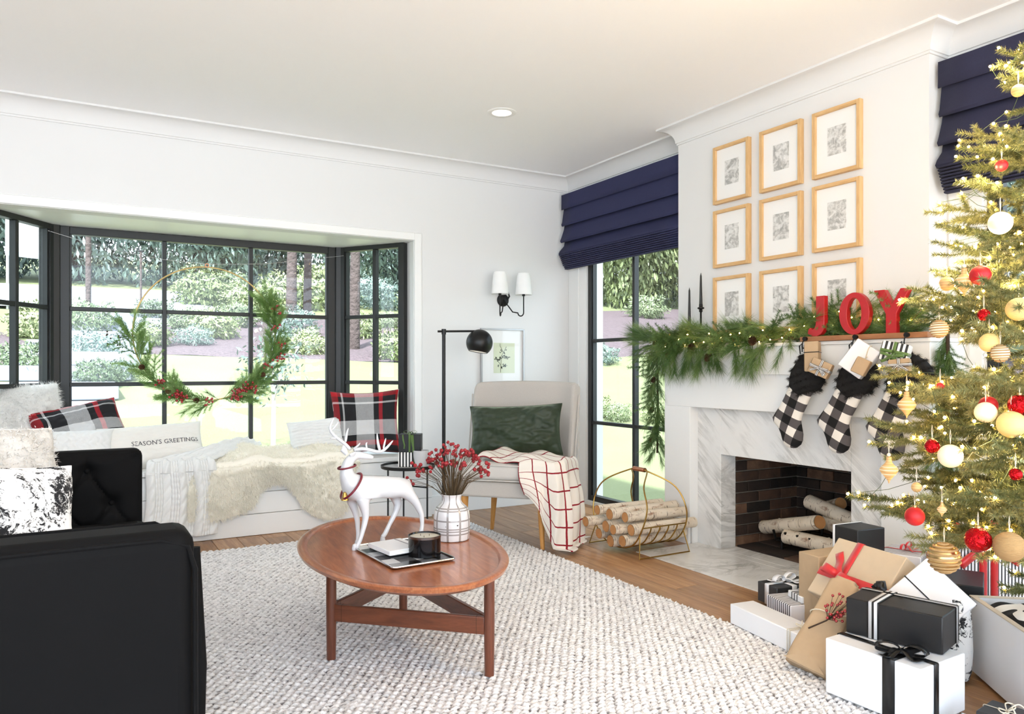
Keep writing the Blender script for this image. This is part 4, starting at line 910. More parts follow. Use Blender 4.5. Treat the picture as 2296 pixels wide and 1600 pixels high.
MB().tube([(sx.x + .03, YB - .02, sx.z + .0), (sx.x + .045, YB - .03, sx.z + .03), (sx.x + .03, YB - .03, sx.z + .075)], [.008, .007, .002], 8, flat=.4).build('leaf_ornament', 'ironmetal', sn)
# ============================================================ SOFT THINGS
def hsh(i, s=0): return random.Random(i * 977 + s).random()
def pillow(name, label, loc, rot, w, h, t, mat, cat='pillow', seed=1, pinch=.10, uv=True, wr=.006, nub=None, lift=0, group=None, wrs=9):
    """cushion in its own frame: x across, y up, z thick; rot is a Matrix (3x3)"""
    r = thing(name, label, cat, tuple(loc), rot=rot.to_euler(), group=group)
    def f(side):
        def g(a, b):
            x = 2 * a - 1; y = 2 * b - 1
            ex = 1 - pinch * (1 - y * y) * .9; ey = 1 - pinch * (1 - x * x) * .9
            k = max(0, (1 - x ** 4) * (1 - y ** 4)) ** .55
            n_ = mnoise.noise(V((x * 2.2 + seed * 3.1, y * 2.2, side * 3))) * wr * 2 + mnoise.noise(V((x * wrs + seed, y * wrs * .8, side))) * wr * .7
            cr = wr * 1.8 * sin((x + y) * 6 + seed) * max(0, (abs(x) * abs(y)) - .25)
            z = side * (k * t / 2 + (n_ + cr) * min(1, k * 2))
            if nub: z += side * nub(x, y) * min(1, k * 1.5)
            return (x * w / 2 * ex, (b * h) + lift + (ey - 1) * y * h / 2, z)
        return g
    m = MB(); m.grid(f(1), 56, 56); m.grid(f(-1), 56, 56); cv = m.build('cushion_cover', mat, r, local=True)
    seam = [f(1)(i / 40, 0) for i in range(40)] + [f(1)(1, i / 40) for i in range(40)] + [f(1)(1 - i / 40, 1) for i in range(40)] + [f(1)(0, 1 - i / 40) for i in range(40)]
    MB().tube(seam, .0028, 6, closed=True).build('seam', mat, cv, local=True)
    return r, f
def face(nx, ny, tilt=0, roll=0):
    """frame whose z axis looks along (nx,ny) (horizontal), leaning back by tilt, rolled"""
    z = V((nx, ny, 0)).normalized(); up = V((0, 0, 1)); x = up.cross(z)
    R = Matrix((x, up, z)).transposed(); return R @ Matrix.Rotation(-tilt, 3, 'X') @ Matrix.Rotation(roll, 3, 'Z')
def fuzz(name, pts, nrm, n, L, mat, parent, seed=0, wid=.0009, bend=.5, down=.35):
    r = np.random.default_rng(seed); P = np.array([tuple(p) for p in pts]); Nn = np.array([tuple(p) for p in nrm])
    i = r.integers(0, len(P), n); p = P[i] + r.normal(0, .004, (n, 3)); d = Nn[i] + r.normal(0, bend, (n, 3)); d[:, 2] -= down
    d /= np.linalg.norm(d, axis=1)[:, None]; l = L * (.6 + .8 * r.random(n))[:, None]
    s = np.cross(d, r.normal(size=(n, 3))); s /= np.linalg.norm(s, axis=1)[:, None]; s *= wid
    v = np.stack([p - s, p + s, p + d * l + np.array([0, 0, -1]) * l * .25], 1).reshape(-1, 3)
    o = rmesh(name, v, np.arange(3 * n).reshape(-1, 3), mat, parent); o['kind'] = 'stuff'; return o
def fuzz_pillow(r, f, n, L, mat, seed, **k):
    rr_ = random.Random(seed); P = []; Q = []
    for i in range(9000):
        s = 1 if rr_.random() < .7 else -1; a, b = rr_.random(), rr_.random(); g = f(s)
        p = V(g(a, b)); e = .01; da = V(g(min(1, a + e), b)) - V(g(max(0, a - e), b)); db = V(g(a, min(1, b + e))) - V(g(a, max(0, b - e)))
        q = da.cross(db) * s; q = q.normalized() if q.length > 1e-9 else V((0, 1, 0)); P.append(p); Q.append(q)
    fuzz('fur', P, Q, n, L, mat, r, seed, **k)
BZ = .457
# on the window seat
q = onY(60, 1000, 5.55)
r, f = pillow('fur_pillow', 'big white faux fur pillow at the left end of the window seat', (q.x - .04, 5.50, BZ + .005), face(.45, -1, .22, .04), .58, .53, .20, 'furwhite', seed=2, pinch=.03)
fuzz_pillow(r, f, 26000, .030, 'furwhite', 1)
q = onY(205, 985, 5.36)
pillow('plaid_pillow', 'red, black and white plaid pillow lying back beside the white fur pillow on the left', (q.x - .01, 5.42, BZ + .11), face(.16, -1, .55, .22), .52, .34, .15, 'plaid', seed=5, pinch=.07, wr=.010)
def cable(x, y): return .006 * abs(sin(x * 16 + .8 * sin(y * 14))) - .003
q = onY(172, 1005, 5.22)
pillow('cable_knit_pillow', 'white cable knit pillow mostly hidden behind the sofa arm', (q.x + .0, 5.25, BZ + .02), face(.05, -1, .45, .0), .42, .26, .14, 'whiteknit', seed=7, nub=cable)
q = onY(345, 1000, 5.28)
r, f = pillow('greeting_pillow', 'long white pillow lettered in grey capitals leaning against the centre window', (q.x + .02, 5.30, BZ + .0), face(.10, -1, .50, .045), .62, .30, .14, 'cream', seed=9, pinch=.06)
def text(body, size, mat, parent, M_, ext=.0006, name='lettering', sx=1):
    c = bpy.data.curves.new(name, 'FONT'); c.body = body; c.size = size; c.extrude = ext; c.align_x = 'CENTER'; c.resolution_u = 2
    o = bpy.data.objects.new(name, c); COL.objects.link(o); bpy.context.view_layer.update()
    me = bpy.data.meshes.new_from_object(o.evaluated_get(bpy.context.evaluated_depsgraph_get())); bpy.data.objects.remove(o)
    me.materials.clear(); me.materials.append(MAT[mat] if isinstance(mat, str) else mat); t = bpy.data.objects.new(name, me); COL.objects.link(t); t.parent = parent; t.matrix_local = M_; return t
tx = text("SEASON'S GREETINGS \u2665" if False else "SEASON'S GREETINGS", .041, M('grey_print_ink', '#55555a', .9), r, Matrix.Translation((.06, .135, 0)), .0005)
for v in tx.data.vertices:      # lay the letters on the curved cover
    a = (v.co.x + .06) / .62 + .5; b = (v.co.y + .135) / .30; p = f(1)(min(.97, max(.03, a)), min(.95, max(.05, b))); v.co.z = p[2] + .0012
def ribs(x, y): return .011 * abs(sin((y + .04 * sin(x * 3)) * 3.14 * 5.5)) ** .7 - .005
q = onY(712, 1012, 5.36)
pillow('ribbed_knit_pillow', 'white ribbed knit pillow in front of the plaid pillow on the right', (q.x + .01, 5.34, BZ + .012), face(-.12, -1, .38, .10), .38, .27, .13, 'whiteknit', seed=12, nub=ribs, pinch=.05)
q = onY(812, 1020, 5.40)
pillow('plaid_pillow', 'red, black and white plaid pillow standing upright at the right end of the window seat', (q.x + .02, 5.35, BZ + .003), face(-.30, -1, .14, .03), .50, .47, .16, 'plaid', seed=15, pinch=.11, wr=.007)
# on the sofa
q = onX(40, 1185, -.12)
r, f = pillow('shaggy_pillow', 'cream shaggy pillow behind the toile pillow on the sofa', (-.205, 2.76, .492), face(.80, -.90, .24, -.10), .46, .43, .15, 'furwhite', seed=21, pinch=.05)
MAT['shag'] = M('shaggy_cream_yarn', '#dcd8d2', .95, var=.15, vs=60, bump=.8, bs=90)
fuzz_pillow(r, f, 9000, .014, 'shag', 3, wid=.0016, bend=.9)
for o in r.children:
    if not o.get('kind'): o.data.materials[0] = MAT['shag']
pillow('toile_pillow', 'black and white toile print pillow leaning on the shaggy pillow on the sofa', (-.145, 2.27, .492), face(.72, -.90, .30, -.16), .40, .37, .14, 'toile', seed=24, pinch=.09)
# on the wingback chair
gp = FC + bk * .33 + u * -.01
pillow('velvet_pillow', 'dark green velvet lumbar pillow on the wingback chair', (gp.x, gp.y, .520), face(-.66, -.75, .22, .045), .62, .335, .17, 'greenvelvet', seed=31, pinch=.08, wr=.014)
# ---------------- chair throw with red grid
tw = thing('grid_throw', 'cream wool throw with a red grid hanging over the right side of the chair', 'throw', tuple(FC + u * .3))
def tcurve(a, k):      # hem line round the front right corner of the seat, in chair axes
    P = [V((.12 + .13 * k, -.072, 0)), V((.345, -.082, 0)), V((.395 + .03 * k, -.02, 0)), V((.40 + .055 * k, .34 - .06 * k, 0))]
    T = [0, .38, .50, 1]
    for i in range(3):
        if a <= T[i + 1] or i == 2: return P[i].lerp(P[i + 1], (a - T[i]) / (T[i + 1] - T[i]))
def throw(a, b):
    inner = V((-.20, .08, 0)).lerp(V((.02, .42, 0)), a); edge0 = tcurve(a, 0); c_ = V((.1, .2, 0)); e1 = c_ + (edge0 - c_) * .90
    if b < .35:
        k = b / .35; q = inner.lerp(e1, k); z = .522 + .045 * sin(a * pi) ** .7 * (1 - .35 * k) + .010 * sin(a * 13 + k * 6) + .010 * sin(k * 9 + a * 4)
    elif b < .44:
        k = (b - .35) / .09; g = k * pi / 2; q = e1.lerp(edge0, sin(g)); z = .522 + .045 * sin(a * pi) ** .7 * .65 + .010 * sin(a * 13 + 6) * (1 - k) + .010 * sin(9 + a * 4) * (1 - k) - .05 * (1 - cos(g))
    else:
        k = (b - .44) / .56; z0 = .472 + .029 * sin(a * pi) ** .7; dl = (.13 + .36 * min(1, (a / .34)) ** 1.3) * (1 - .04 * sin(a * 9)); dz_ = dl * k
        q = tcurve(a, min(1, dz_ / .46)); n_ = (q - V((.1, .15, 0))).normalized(); q = q + n_ * ((.022 * sin(a * 17 + .8) + .010 * sin(a * 37 + k * 3)) * min(1, k * 3) + .02 * sin(k * pi))
        z = z0 - dz_
        if z < .030: q = q + n_ * (.03 - z) * 1.4; z = .024 + .010 * abs(sin(a * 21))
    pos = FC + u * q.x + bk * q.y; return (pos.x, pos.y, z)
m = MB(); m.grid(throw, 140, 130, usc=1.35, vsc=.95); m.build('cloth', 'lattice', tw, solid=.006)
# ---------------- sheepskin throw over the bench edge
HEM = [(.66, .13), (.80, .13), (.93, .16), (1.0, .20), (1.03, .29), (1.12, .34), (1.20, .33), (1.26, .27), (1.33, .16), (1.40, .10), (1.50, .065), (1.58, .07), (1.64, .11), (1.67, .26)]
def hem(x):
    for (a, b), (c, d) in zip(HEM, HEM[1:]):
        if a <= x <= c: return b + (d - b) * (x - a) / (c - a)
    return HEM[0][1] if x < HEM[0][0] else HEM[-1][1]
ft = thing('sheepskin_throw', 'cream faux sheepskin throw hanging over the front of the window seat', 'throw', (1.15, 5.1, .3))
def furt(a, b):
    x = .64 + 1.05 * a + .02 * sin(b * 5); w_ = .030 + .012 * mnoise.noise(V((x * 5, b * 5, 3)))
    ridge = .035 * math.exp(-((x - .98 - b * .1) / .09) ** 2) + .03 * math.exp(-((x - 1.52) / .12) ** 2)
    if b < .42:
        k = b / .42; y = 5.52 - .385 * k; return (x + (1 - k) * .0, y, BZ + w_ + .045 * (1 - k) * min(1, k * 6) + ridge * (.6 + .4 * sin(k * 3)) + .020 * sin(x * 9 + y * 12) ** 2)
    if b < .52: k = (b - .42) / .10; g = k * pi / 2; rr_ = .035 + ridge * .4; return (x, 5.135 - rr_ * sin(g) , BZ + w_ + ridge - rr_ * (1 - cos(g)))
    k = (b - .52) / .48; z0 = BZ - .01 + ridge * .5; h_ = hem(x); z = z0 + (h_ - z0) * k
    return (x + .02 * sin(k * 3 + x * 5), 5.088 - .012 * sin(x * 16 + k * 2) - ridge * .5 * (1 - k) - .015 * sin(k * pi), z)
m = MB(); m.grid(furt, 100, 80); m.build('pelt', 'furcream', ft, solid=.012)
P = []; Q = []; rr_ = random.Random(8)
for i in range(16000):
    a, b = rr_.random(), rr_.random(); e = .004; p = V(furt(a, b)); q_ = (V(furt(min(1, a + e), b)) - V(furt(a - e, b))).cross(V(furt(a, min(1, b + e))) - V(furt(a, b - e))); q_ = q_.normalized() if q_.length > 1e-12 else V((0, -1, 0))
    if q_.y > 0 and b > .5: q_ = -q_
    if b < .45 and q_.z < 0: q_ = -q_
    P.append(p + q_ * .006 - V(tuple(WLOC[ft.name]))); Q.append(q_)
fuzz('fur', P, Q, 36000, .024, 'furcream', ft, 5, wid=.0016, bend=.45, down=.5)
# ---------------- cable knit throw
kt = thing('knit_throw', 'chunky white cable knit throw trailing across the window seat beside the sofa arm', 'throw', (.55, 5.1, .3))
def knit(a, b):
    acr = a - .5
    if b < .45:      # back and diagonal over the seat, ridge rising to the right
        k = b / .45; cx_ = 1.05 - .47 * k; y = 5.50 - .37 * k; wd = .22 + .16 * k; base = BZ + .05 + .09 * sin(min(1, (1 - k) * 1.2) * pi / 2) * (1 - abs(acr) * 1.2)
        p = V((cx_ + acr * wd, y + acr * .16 * (1 - k), base)); nrm = V((0, -.4, 1))
    elif b < .55: k = (b - .45) / .10; g = k * pi / 2; p = V((.58 + acr * (.38 + .02 * k), 5.13 - .05 * sin(g), BZ + .05 - .06 * (1 - cos(g)))); nrm = V((0, -sin(g), cos(g)))
    else: k = (b - .55) / .45; p = V((.58 + acr * (.40 + .03 * k) + .01 * sin(k * 4), 5.08 - .018 * sin(a * 18), BZ - .01 - .40 * k)); nrm = V((0, -1, 0))
    f_ = a * 9; c_ = f_ % 1; i_ = int(f_)
    if i_ % 2 == 0: d = .016 * sin(c_ * pi) ** .6 * (1 + .35 * sin(b * 70 + c_ * 5))
    else: d = .006 * abs(sin(c_ * pi * 3)) + .002 * sin(b * 160)
    return p + nrm.normalized() * d
m = MB(); m.grid(knit, 150, 200); m.build('knit', 'whiteknit', kt, solid=.008)

# ============================================================ NEEDLE SPRIGS
def needle_arrays(segs, dens, L, seed, ang=.8, wid=.0008, tipward=.55, flat=1.0, jit=.35):
    r = np.random.default_rng(seed); out = []
    for (a, b, k) in segs:
        a = np.array(a); b = np.array(b); ln = np.linalg.norm(b - a); n = max(3, int(dens * ln * k)); d = (b - a) / (ln + 1e-9)
        t = r.random(n)[:, None]; p = a + (b - a) * t
        v = r.normal(size=(n, 3)); v[:, 2] *= flat; v -= (v @ d)[:, None] * d; v /= np.linalg.norm(v, axis=1)[:, None] + 1e-9
        dr_ = d * (tipward + r.normal(0, .12, n))[:, None] + v * ang * (1 + r.normal(0, jit * .5, n))[:, None]; dr_ /= np.linalg.norm(dr_, axis=1)[:, None]
        l = L * (.7 + .5 * r.random(n))[:, None]; s = np.cross(dr_, r.normal(size=(n, 3))); s /= np.linalg.norm(s, axis=1)[:, None]; s *= wid
        out.append(np.stack([p - s, p + s, p + dr_ * l], 1))
    v = np.concatenate(out).reshape(-1, 3); return v, np.arange(len(v)).reshape(-1, 3)
def sprig_proto(kind, seed, mat):
    r = random.Random(seed); st_ = []; segs = []
    if kind == 'pine':          # long soft needles in tufts
        L = .15; st_.append(((0, 0, 0), (L, 0, .01))); segs.append(((.03, 0, 0), (L, 0, .01), 1))
        v, q = needle_arrays(segs, 1300, .085, seed, .42, .0007, .9)
    elif kind == 'fir':
        L = .17; segs.append(((0, 0, 0), (L, 0, .01), 1)); st_.append(segs[0][:2])
        for k in range(6):
            s = .03 + k * .022; sg = 1 if k % 2 else -1; e = (s + .055, sg * .05, .005 + r.uniform(-.01, .01)); segs.append(((s, 0, .003), e, 1)); st_.append(((s, 0, .003), e))
        v, q = needle_arrays(segs, 1900, .017, seed, .95, .0009, .5)
    else:                        # cedar / fern: flat
        L = .18; st_.append(((0, 0, 0), (L, 0, 0)))
        for k in range(14):
            s = .015 + k * .012; w_ = .045 * (1 - k / 16)
            for sg in (1, -1): segs.append(((s, 0, 0), (s + .02, sg * w_, 0), 1))
        segs.append(((0, 0, 0), (L, 0, 0), .5)); v, q = needle_arrays(segs, 900, .010, seed, .5, .0018, .8, flat=.15)
    # stems as thin three-sided tubes
    m = MB()
    for a, b in st_: m.tube([a, b], [.0018, .001], 3)
    base = len(v); v = np.concatenate([v, np.array([tuple(x) for x in m.v])]); tr = []
    for f_ in m.f:
        for i in range(1, len(f_) - 1): tr.append((f_[0], f_[i], f_[i + 1]))
    q = np.concatenate([q, np.array(tr) + base])
    return v, q, mat
def sprig_obj(name, pr, parent): v, q, mt = pr; return rmesh(name, v, q, mt, parent)
def aim(d, roll=0, s=1, loc=(0, 0, 0)):
    x = V(d).normalized(); z = V((0, 0, 1)) if abs(x.z) < .95 else V((0, 1, 0)); y = z.cross(x).normalized(); z = x.cross(y)
    R = Matrix((x, y, z)).transposed() @ Matrix.Rotation(roll, 3, 'X'); return Matrix.Translation(loc) @ (R * s).to_4x4()
class Sprigs:
    def __init__(s, parent, specs): s.parent = parent; s.pr = [[sprig_proto(k, sd, mt), None, nm] for k, sd, mt, nm in specs]
    def put(s, i, loc, d, roll=0, sc=1):
        p = s.pr[i]
        if p[1] is None: p[1] = sprig_obj(p[2], p[0], s.parent); o = p[1]
        else: o = p[1].copy(); COL.objects.link(o)
        o.matrix_local = aim(d, roll, sc, V(loc) - WLOC.get(s.parent.name, V((0, 0, 0)))); return o
def berry_cluster(parent, c, n, r, rad, seed, mat='berry'):
    rr_ = random.Random(seed); m = MB(); c = V(c)
    for k in range(n):
        p = c + V((rr_.uniform(-1, 1), rr_.uniform(-1, 1), rr_.uniform(-1, 1))) * rad; m.ball(p, r, 8); m.tube([c, p], .0007, 3)
    return m.build('berry_cluster', mat, parent)
def pinecone(parent, c, s, d=(0, 0, 1), seed=0):
    m = MB(Matrix.Translation(c) @ aim(d).to_3x3().to_4x4()); rr_ = random.Random(seed)
    for i in range(9):
        x = s * (i / 9 - .1); R_ = s * .42 * sin(pi * (i + 1.2) / 10.5) ** .8
        for k in range(8):
            g = 2 * pi * (k + .5 * (i % 2)) / 8; e = V((x + s * .10, R_ * cos(g), R_ * sin(g))); b = V((x - s * .02, 0, 0)); t_ = V((0, -sin(g), cos(g))) * s * .11
            m.add([b, e - t_ - V((s * .04, 0, 0)), e + V((s * .05, 0, 0)), e + t_ - V((s * .04, 0, 0))], [(0, 1, 2, 3)])
    m.tube([V((-.05 * s, 0, 0)), V((s, 0, 0))], [s * .16, s * .05], 8); return m.build('pinecone', 'cone', parent)
# ---------------- hoop wreath in the bay window
YW = 5.74; wc = onY(464, 748, YW); WRAD = .472
wr_ = thing('hoop_wreath', 'large brass hoop wreath with pine, fern and red berries hanging in the bay window', 'wreath', (wc.x, YW, wc.z))
MB().tube([(wc.x + WRAD * cos(g), YW, wc.z + WRAD * sin(g)) for g in [2 * pi * k / 120 for k in range(120)]], .0052, 10, closed=True).build('hoop', 'gold', wr_)
sp = Sprigs(wr_, [('pine', 41, 'pinelight', 'pine_sprig'), ('fir', 42, 'pinelight', 'fir_sprig'), ('fern', 43, 'pinelight', 'fern_frond'), ('pine', 44, 'pinelight', 'pine_sprig')])
rr = random.Random(17)
for k in range(150):
    g = radians(rr.uniform(-178, 28)); den = 1
    if g < radians(-150) and rr.random() < .35: continue
    p = V((wc.x + WRAD * cos(g), YW - .012, wc.z + WRAD * sin(g))); sgn = -1 if g < radians(-80) else 1
    tan = V((-sin(g), 0, cos(g))) * sgn; rad = V((cos(g), 0, sin(g)))
    d = tan * rr.uniform(.5, 1) + rad * rr.uniform(-.7, .6) + V((0, rr.uniform(-.5, .05), 0)); sp.put(rr.choice((0, 0, 3, 1, 1, 2)), p, d, rr.random() * 6, rr.uniform(.7, 1.15))
for gdeg, n_ in ((-112, 26), (-66, 30), (-54, 26), (-118, 10), (-90, 8), (-132, 9), (-18, 12), (-10, 8), (-28, 8), (8, 6), (22, 9)):
    g = radians(gdeg); rd_ = WRAD + rr.uniform(-.02, .05) * (1 if gdeg > -40 else 0); berry_cluster(wr_, (wc.x + rd_ * cos(g), YW - .075, wc.z + rd_ * sin(g)), n_, .0085, .032 if n_ < 20 else .042, gdeg)
for gdeg in (-150, -98, -38, -122): g = radians(gdeg); pinecone(wr_, V((wc.x + WRAD * cos(g), YW - .05, wc.z + WRAD * sin(g))), .045, (rr.uniform(-1, 1), -1, 0), gdeg)
m = MB()   # dark wispy berries at the left
for k in range(16):
    p0 = V((wc.x - WRAD, YW, wc.z - .03)); e = p0 + V((-.14 * rr.random() - .02, -.02, rr.uniform(-.06, .05))); m.tube([p0, e], .0008, 4); m.ball(e, .006, 6)
m.build('dark_berry_spray', 'darkstem', wr_)
m = MB(); top = V((wc.x, YW, wc.z + WRAD)); m.tube([top + V((.012 * cos(g), -.004, .012 + .012 * sin(g))) for g in [2 * pi * k / 16 for k in range(16)]], .003, 6, closed=True); m.build('hanging_ring', 'copper', wr_)
lw = onY(105, 516, 5.80); rw = onY(772, 573, 5.80)
tag(MB().tube([lw, lw.lerp(top, .35) - V((0, 0, .03)), lw.lerp(top, .7) - V((0, 0, .018)), top + V((0, 0, .02)), top.lerp(rw, .4) - V((0, 0, .012)), rw], .0016, 5).build('hanging_wire', M('silver_wire', '#d8d8d8', .3, .8)), 'thin silver wire strung across the bay window frame above the hoop', 'wire')
# ---------------- things on the side table
g1 = onZ(912, 1046, .432); ang_ = radians(-24)
def gbox(name, label, loc, rotz, d, paper, parts=(), rot=None, group=None, bev=.004, cat='gift'):
    r = thing(name, label, cat, tuple(loc), rotz, group, rot=rot); x, y, z = d
    n_ = 5; o = MB().bx(-x / 2, x / 2, -y / 2, y / 2, 0, z).build('wrapping', paper, r, local=True, bevel=bev)
    # folded paper flaps on the two ends
    for s_ in (-1, 1):
        e = s_ * (x / 2 + .0006); m_ = MB(); c_ = (e, 0, z / 2)
        m_.add([(e, -y / 2 * .97, z * .97), (e + s_ * .0005, 0, z * .52), (e, y / 2 * .97, z * .97)], [(0, 1, 2)])
        m_.add([(e, -y / 2 * .97, z * .03), (e + s_ * .0010, 0, z * .56), (e, y / 2 * .97, z * .03)], [(0, 1, 2)])
        m_.build('end_flap', paper, r, local=True, smooth=False)
    return r
def wrapband(r, d, mat, axis, pos, w, t=.0022, name='ribbon', sides=4):
    x, y, z = d; e = t; m_ = MB()
    if axis == 'x': loop = [(pos, -y / 2 - e, -.0), (pos, -y / 2 - e, z + e), (pos, y / 2 + e, z + e), (pos, y / 2 + e, -.0)]; side = (1, 0, 0)
    else: loop = [(-x / 2 - e, pos, -.0), (-x / 2 - e, pos, z + e), (x / 2 + e, pos, z + e), (x / 2 + e, pos, -.0)]; side = (0, 1, 0)
    out = []
    for i, p in enumerate(loop):
        p = V(p)
        if i in (1, 2):
            prev = (V(loop[i - 1]) - p).normalized() * .004; nxt = (V(loop[i + 1]) - p).normalized() * .004; out += [p + prev, p + (prev + nxt) * .25, p + nxt]
        else: out.append(p)
    m_.band(out, side, w); return m_.build(name, mat, r, local=True, solid=.0008)
def bow(r, c, size, mat, ax=(1, 0, 0), ay=(0, 1, 0), w=.02, up=(0, 0, 1), tails=2, seed=1, taillen=1.0, solid=.0008, double=False):
    ax = V(ax).normalized(); up = V(up).normalized(); ay = up.cross(ax); rr_ = random.Random(seed); c = V(c)
    kn = MB().ball(c + up * size * .16, w * .42, 10, sz=.7).build('bow', mat, r, local=True)
    for s_ in ((-1, 1) if not double else (-1, 1, -1, 1)):
        rot_ = rr_.uniform(-.25, .25) + (.5 if double and rr_.random() < .5 else 0); a_ = ax * cos(rot_) + ay * sin(rot_); b_ = up.cross(a_); pts = []; sd = []
        for k in range(17):
            t = k / 16; g = 2 * pi * t; pts.append(c + a_ * s_ * size * (.5 - .5 * cos(g)) + up * (size * .30 * sin(g) * (1 if t < .5 else .35) + size * .14 + size * .10 * sin(pi * t))); sd.append(b_ + a_ * .1)
        MB().band(pts, sd, w, [.45 + .55 * sin(pi * min(1, k / 16 * 1)) ** .5 for k in range(17)]).build('bow_loop', mat, kn, local=True, solid=solid)
    for k in range(tails):
        s_ = -1 if k % 2 else 1; d_ = (ax * s_ * rr_.uniform(.5, 1) + ay * rr_.choice((-1, 1)) * rr_.uniform(.3, .8)).normalized(); b_ = up.cross(d_)
        pts = [c + d_ * size * taillen * t + up * (size * .16 * (1 - t) ** .6 + .003 + .006 * sin(t * 7)) for t in [j / 8 for j in range(9)]]
        MB().band(pts, b_, w).build('bow_tail', mat, kn, local=True, solid=solid)
def tb(dxv, dyv): return g1 + V((C, -S, 0)) * dxv + V((S, C, 0)) * dyv
Z0 = .433
b1 = tb(-.005, .02); d1 = (.098, .09, .098)
r = gbox('small_gift', 'small black and white vertically striped gift box under the black box on the side table', (b1.x, b1.y, Z0), -TH, d1, 'widestripe')
d2 = (.148, .11, .118); b2 = tb(.022, .03)
r = gbox('small_gift', 'black gift box with a green ribbon stacked on the striped box on the side table', (b2.x, b2.y, Z0 + .099), -TH, d2, 'blackpaper')
wrapband(r, d2, 'greenribbon', 'x', .0, .014); bow(r, (0, -.02, d2[2]), .045, 'greenribbon', w=.012, tails=2, seed=3)
m = MB()
for x0, ln in ((-.045, .095), (.012, .12), (.022, .20)): m.band([(x0, -.0575, d2[2] - .002), (x0 + .004, -.062, d2[2] - ln * .4), (x0 + .012, -.060, d2[2] - ln * .75), (x0 + .010, -.0605, d2[2] - ln)], (1, 0, .1), .010)
m.build('ribbon_tail', 'greenribbon', r, local=True, solid=.0008)
mg = tb(.098, -.03); r = thing('mug', 'white ceramic mug on the side table beside the small gifts', 'mug', (mg.x, mg.y, Z0))
MB().lathe([(.001, 0), (.030, 0), (.034, .004), (.046, .05), (.051, .085), (.052, .112), (.050, .113), (.048, .085), (.04, .03), (.001, .01)], (0, 0, 0), 40).build('body', 'porcelain', r, local=True)
MB().tube([V((C, -S, 0)) * (.048 + .026 * sin(t * pi)) + V((0, 0, .095 - .065 * t)) for t in [k / 10 for k in range(11)]], .0045, 10).build('handle', 'porcelain', r, local=True)
# ============================================================ FIREPLACE SIDE
def catmull(pts, n=6, closed=False):
    pts = [V(p) for p in pts]; out = []; m = len(pts)
    rng = range(m if closed else m - 1)
    for i in rng:
        p0 = pts[(i - 1) % m] if closed or i > 0 else pts[i]; p1 = pts[i]; p2 = pts[(i + 1) % m]; p3 = pts[(i + 2) % m] if closed or i < m - 2 else p2
        for k in range(n):
            t = k / n; out.append(.5 * ((2 * p1) + (p2 - p0) * t + (2 * p0 - 5 * p1 + 4 * p2 - p3) * t * t + (3 * p1 - p0 - 3 * p2 + p3) * t ** 3))
    if not closed: out.append(pts[-1])
    return out
def log(p0, p1, r, label, group, seed):
    p0 = V(p0); p1 = V(p1); d = p1 - p0; L = d.length; R = Matrix.Translation(p0) @ aim(d)
    t = bpy.data.objects.new('birch_log', None); COL.objects.link(t); t.matrix_world = R; t.empty_display_size = .05; WLOC[t.name] = p0; tag(t, label, 'log', group)
    rr_ = random.Random(seed); m = MB(); n = 12; seg = 16; vs = []; uv = []
    bend = rr_.uniform(-.008, .008)
    def rad(x, g): return r * (1 + .06 * mnoise.noise(V((x * 9 + seed, cos(g), sin(g)))) - .06 * x / L)
    for i in range(n + 1):
        x = L * i / n
        for k in range(seg): g = 2 * pi * k / seg; rr2 = rad(x, g); vs.append((x, rr2 * cos(g) + bend * sin(pi * x / L), rr2 * sin(g)))
    fs = [(i * seg + k, i * seg + (k + 1) % seg, (i + 1) * seg + (k + 1) % seg, (i + 1) * seg + k) for i in range(n) for k in range(seg)]
    m.add(vs, fs); m.build('bark', 'birch', t, local=True)
    for x, s_ in ((0, -1), (L, 1)):
        MB().add([(x + s_ * .0008, 0, 0)] + [(x + s_ * .0004, .94 * rad(x, 2 * pi * k / seg) * cos(2 * pi * k / seg), .94 * rad(x, 2 * pi * k / seg) * sin(2 * pi * k / seg)) for k in range(seg)],
                 [(0, 1 + k, 1 + (k + 1) % seg) for k in range(seg)]).build('cut_end', 'logend', t, local=True, smooth=False)
    for k in range(2):
        g = rr_.random() * 6.28; x = L * rr_.uniform(.2, .8); MB().ball((x, rad(x, g) * .96 * cos(g), rad(x, g) * .96 * sin(g)), r * .2, 8, sz=.7).build('knot', 'birch', t, local=True)
    return t
lh = thing('log_holder', 'brass wire log holder with two tall hoops and a copper handle', 'log holder', (2.97, 3.60, 0))
YN, YF = 3.350, 3.850
for xh, xb in ((2.90, 2.80), (3.02, 3.13)):
    pts = [(2.97, 3.60, .478), (2.97, 3.67, .474), ((xh + xb) / 2 + (.0), 3.785, .40), (xb * .8 + xh * .2, YF, .29), (xb, YF - .02, .17), (xb, 3.745, .065), (xb, 3.60, .030), (xb, 3.455, .065), (xb, YN + .02, .17), (xb * .8 + xh * .2, YN, .29), ((xh + xb) / 2, 3.415, .40), (2.97, 3.53, .474)]
    MB().tube(catmull(pts, 7, True), .0045, 8, closed=True).build('hoop', 'brass', lh)
for k in range(1, 5):
    xb = 2.80 + .33 * k / 5; MB().tube(catmull([(xb, YF - .018, .178), (xb, YF - .035, .14), (xb, 3.745, .066), (xb, 3.60, .029), (xb, 3.455, .066), (xb, YN + .035, .14), (xb, YN + .018, .178)], 6), .0042, 8).build('cradle_wire', 'brass', lh)
for y in (YN + .018, YF - .018): MB().cyl((2.80, y, .178), (3.13, y, .178), .0042, None, 8).build('side_rail', 'brass', lh)
for y in (3.360, 3.840): MB().tube([(2.80, y + (.03 if y < 3.6 else -.03), .13), (2.772, y, .0095), (3.150, y, .0095), (3.13, y + (.03 if y < 3.6 else -.03), .13)], .0042, 8).build('foot', 'brass', lh)
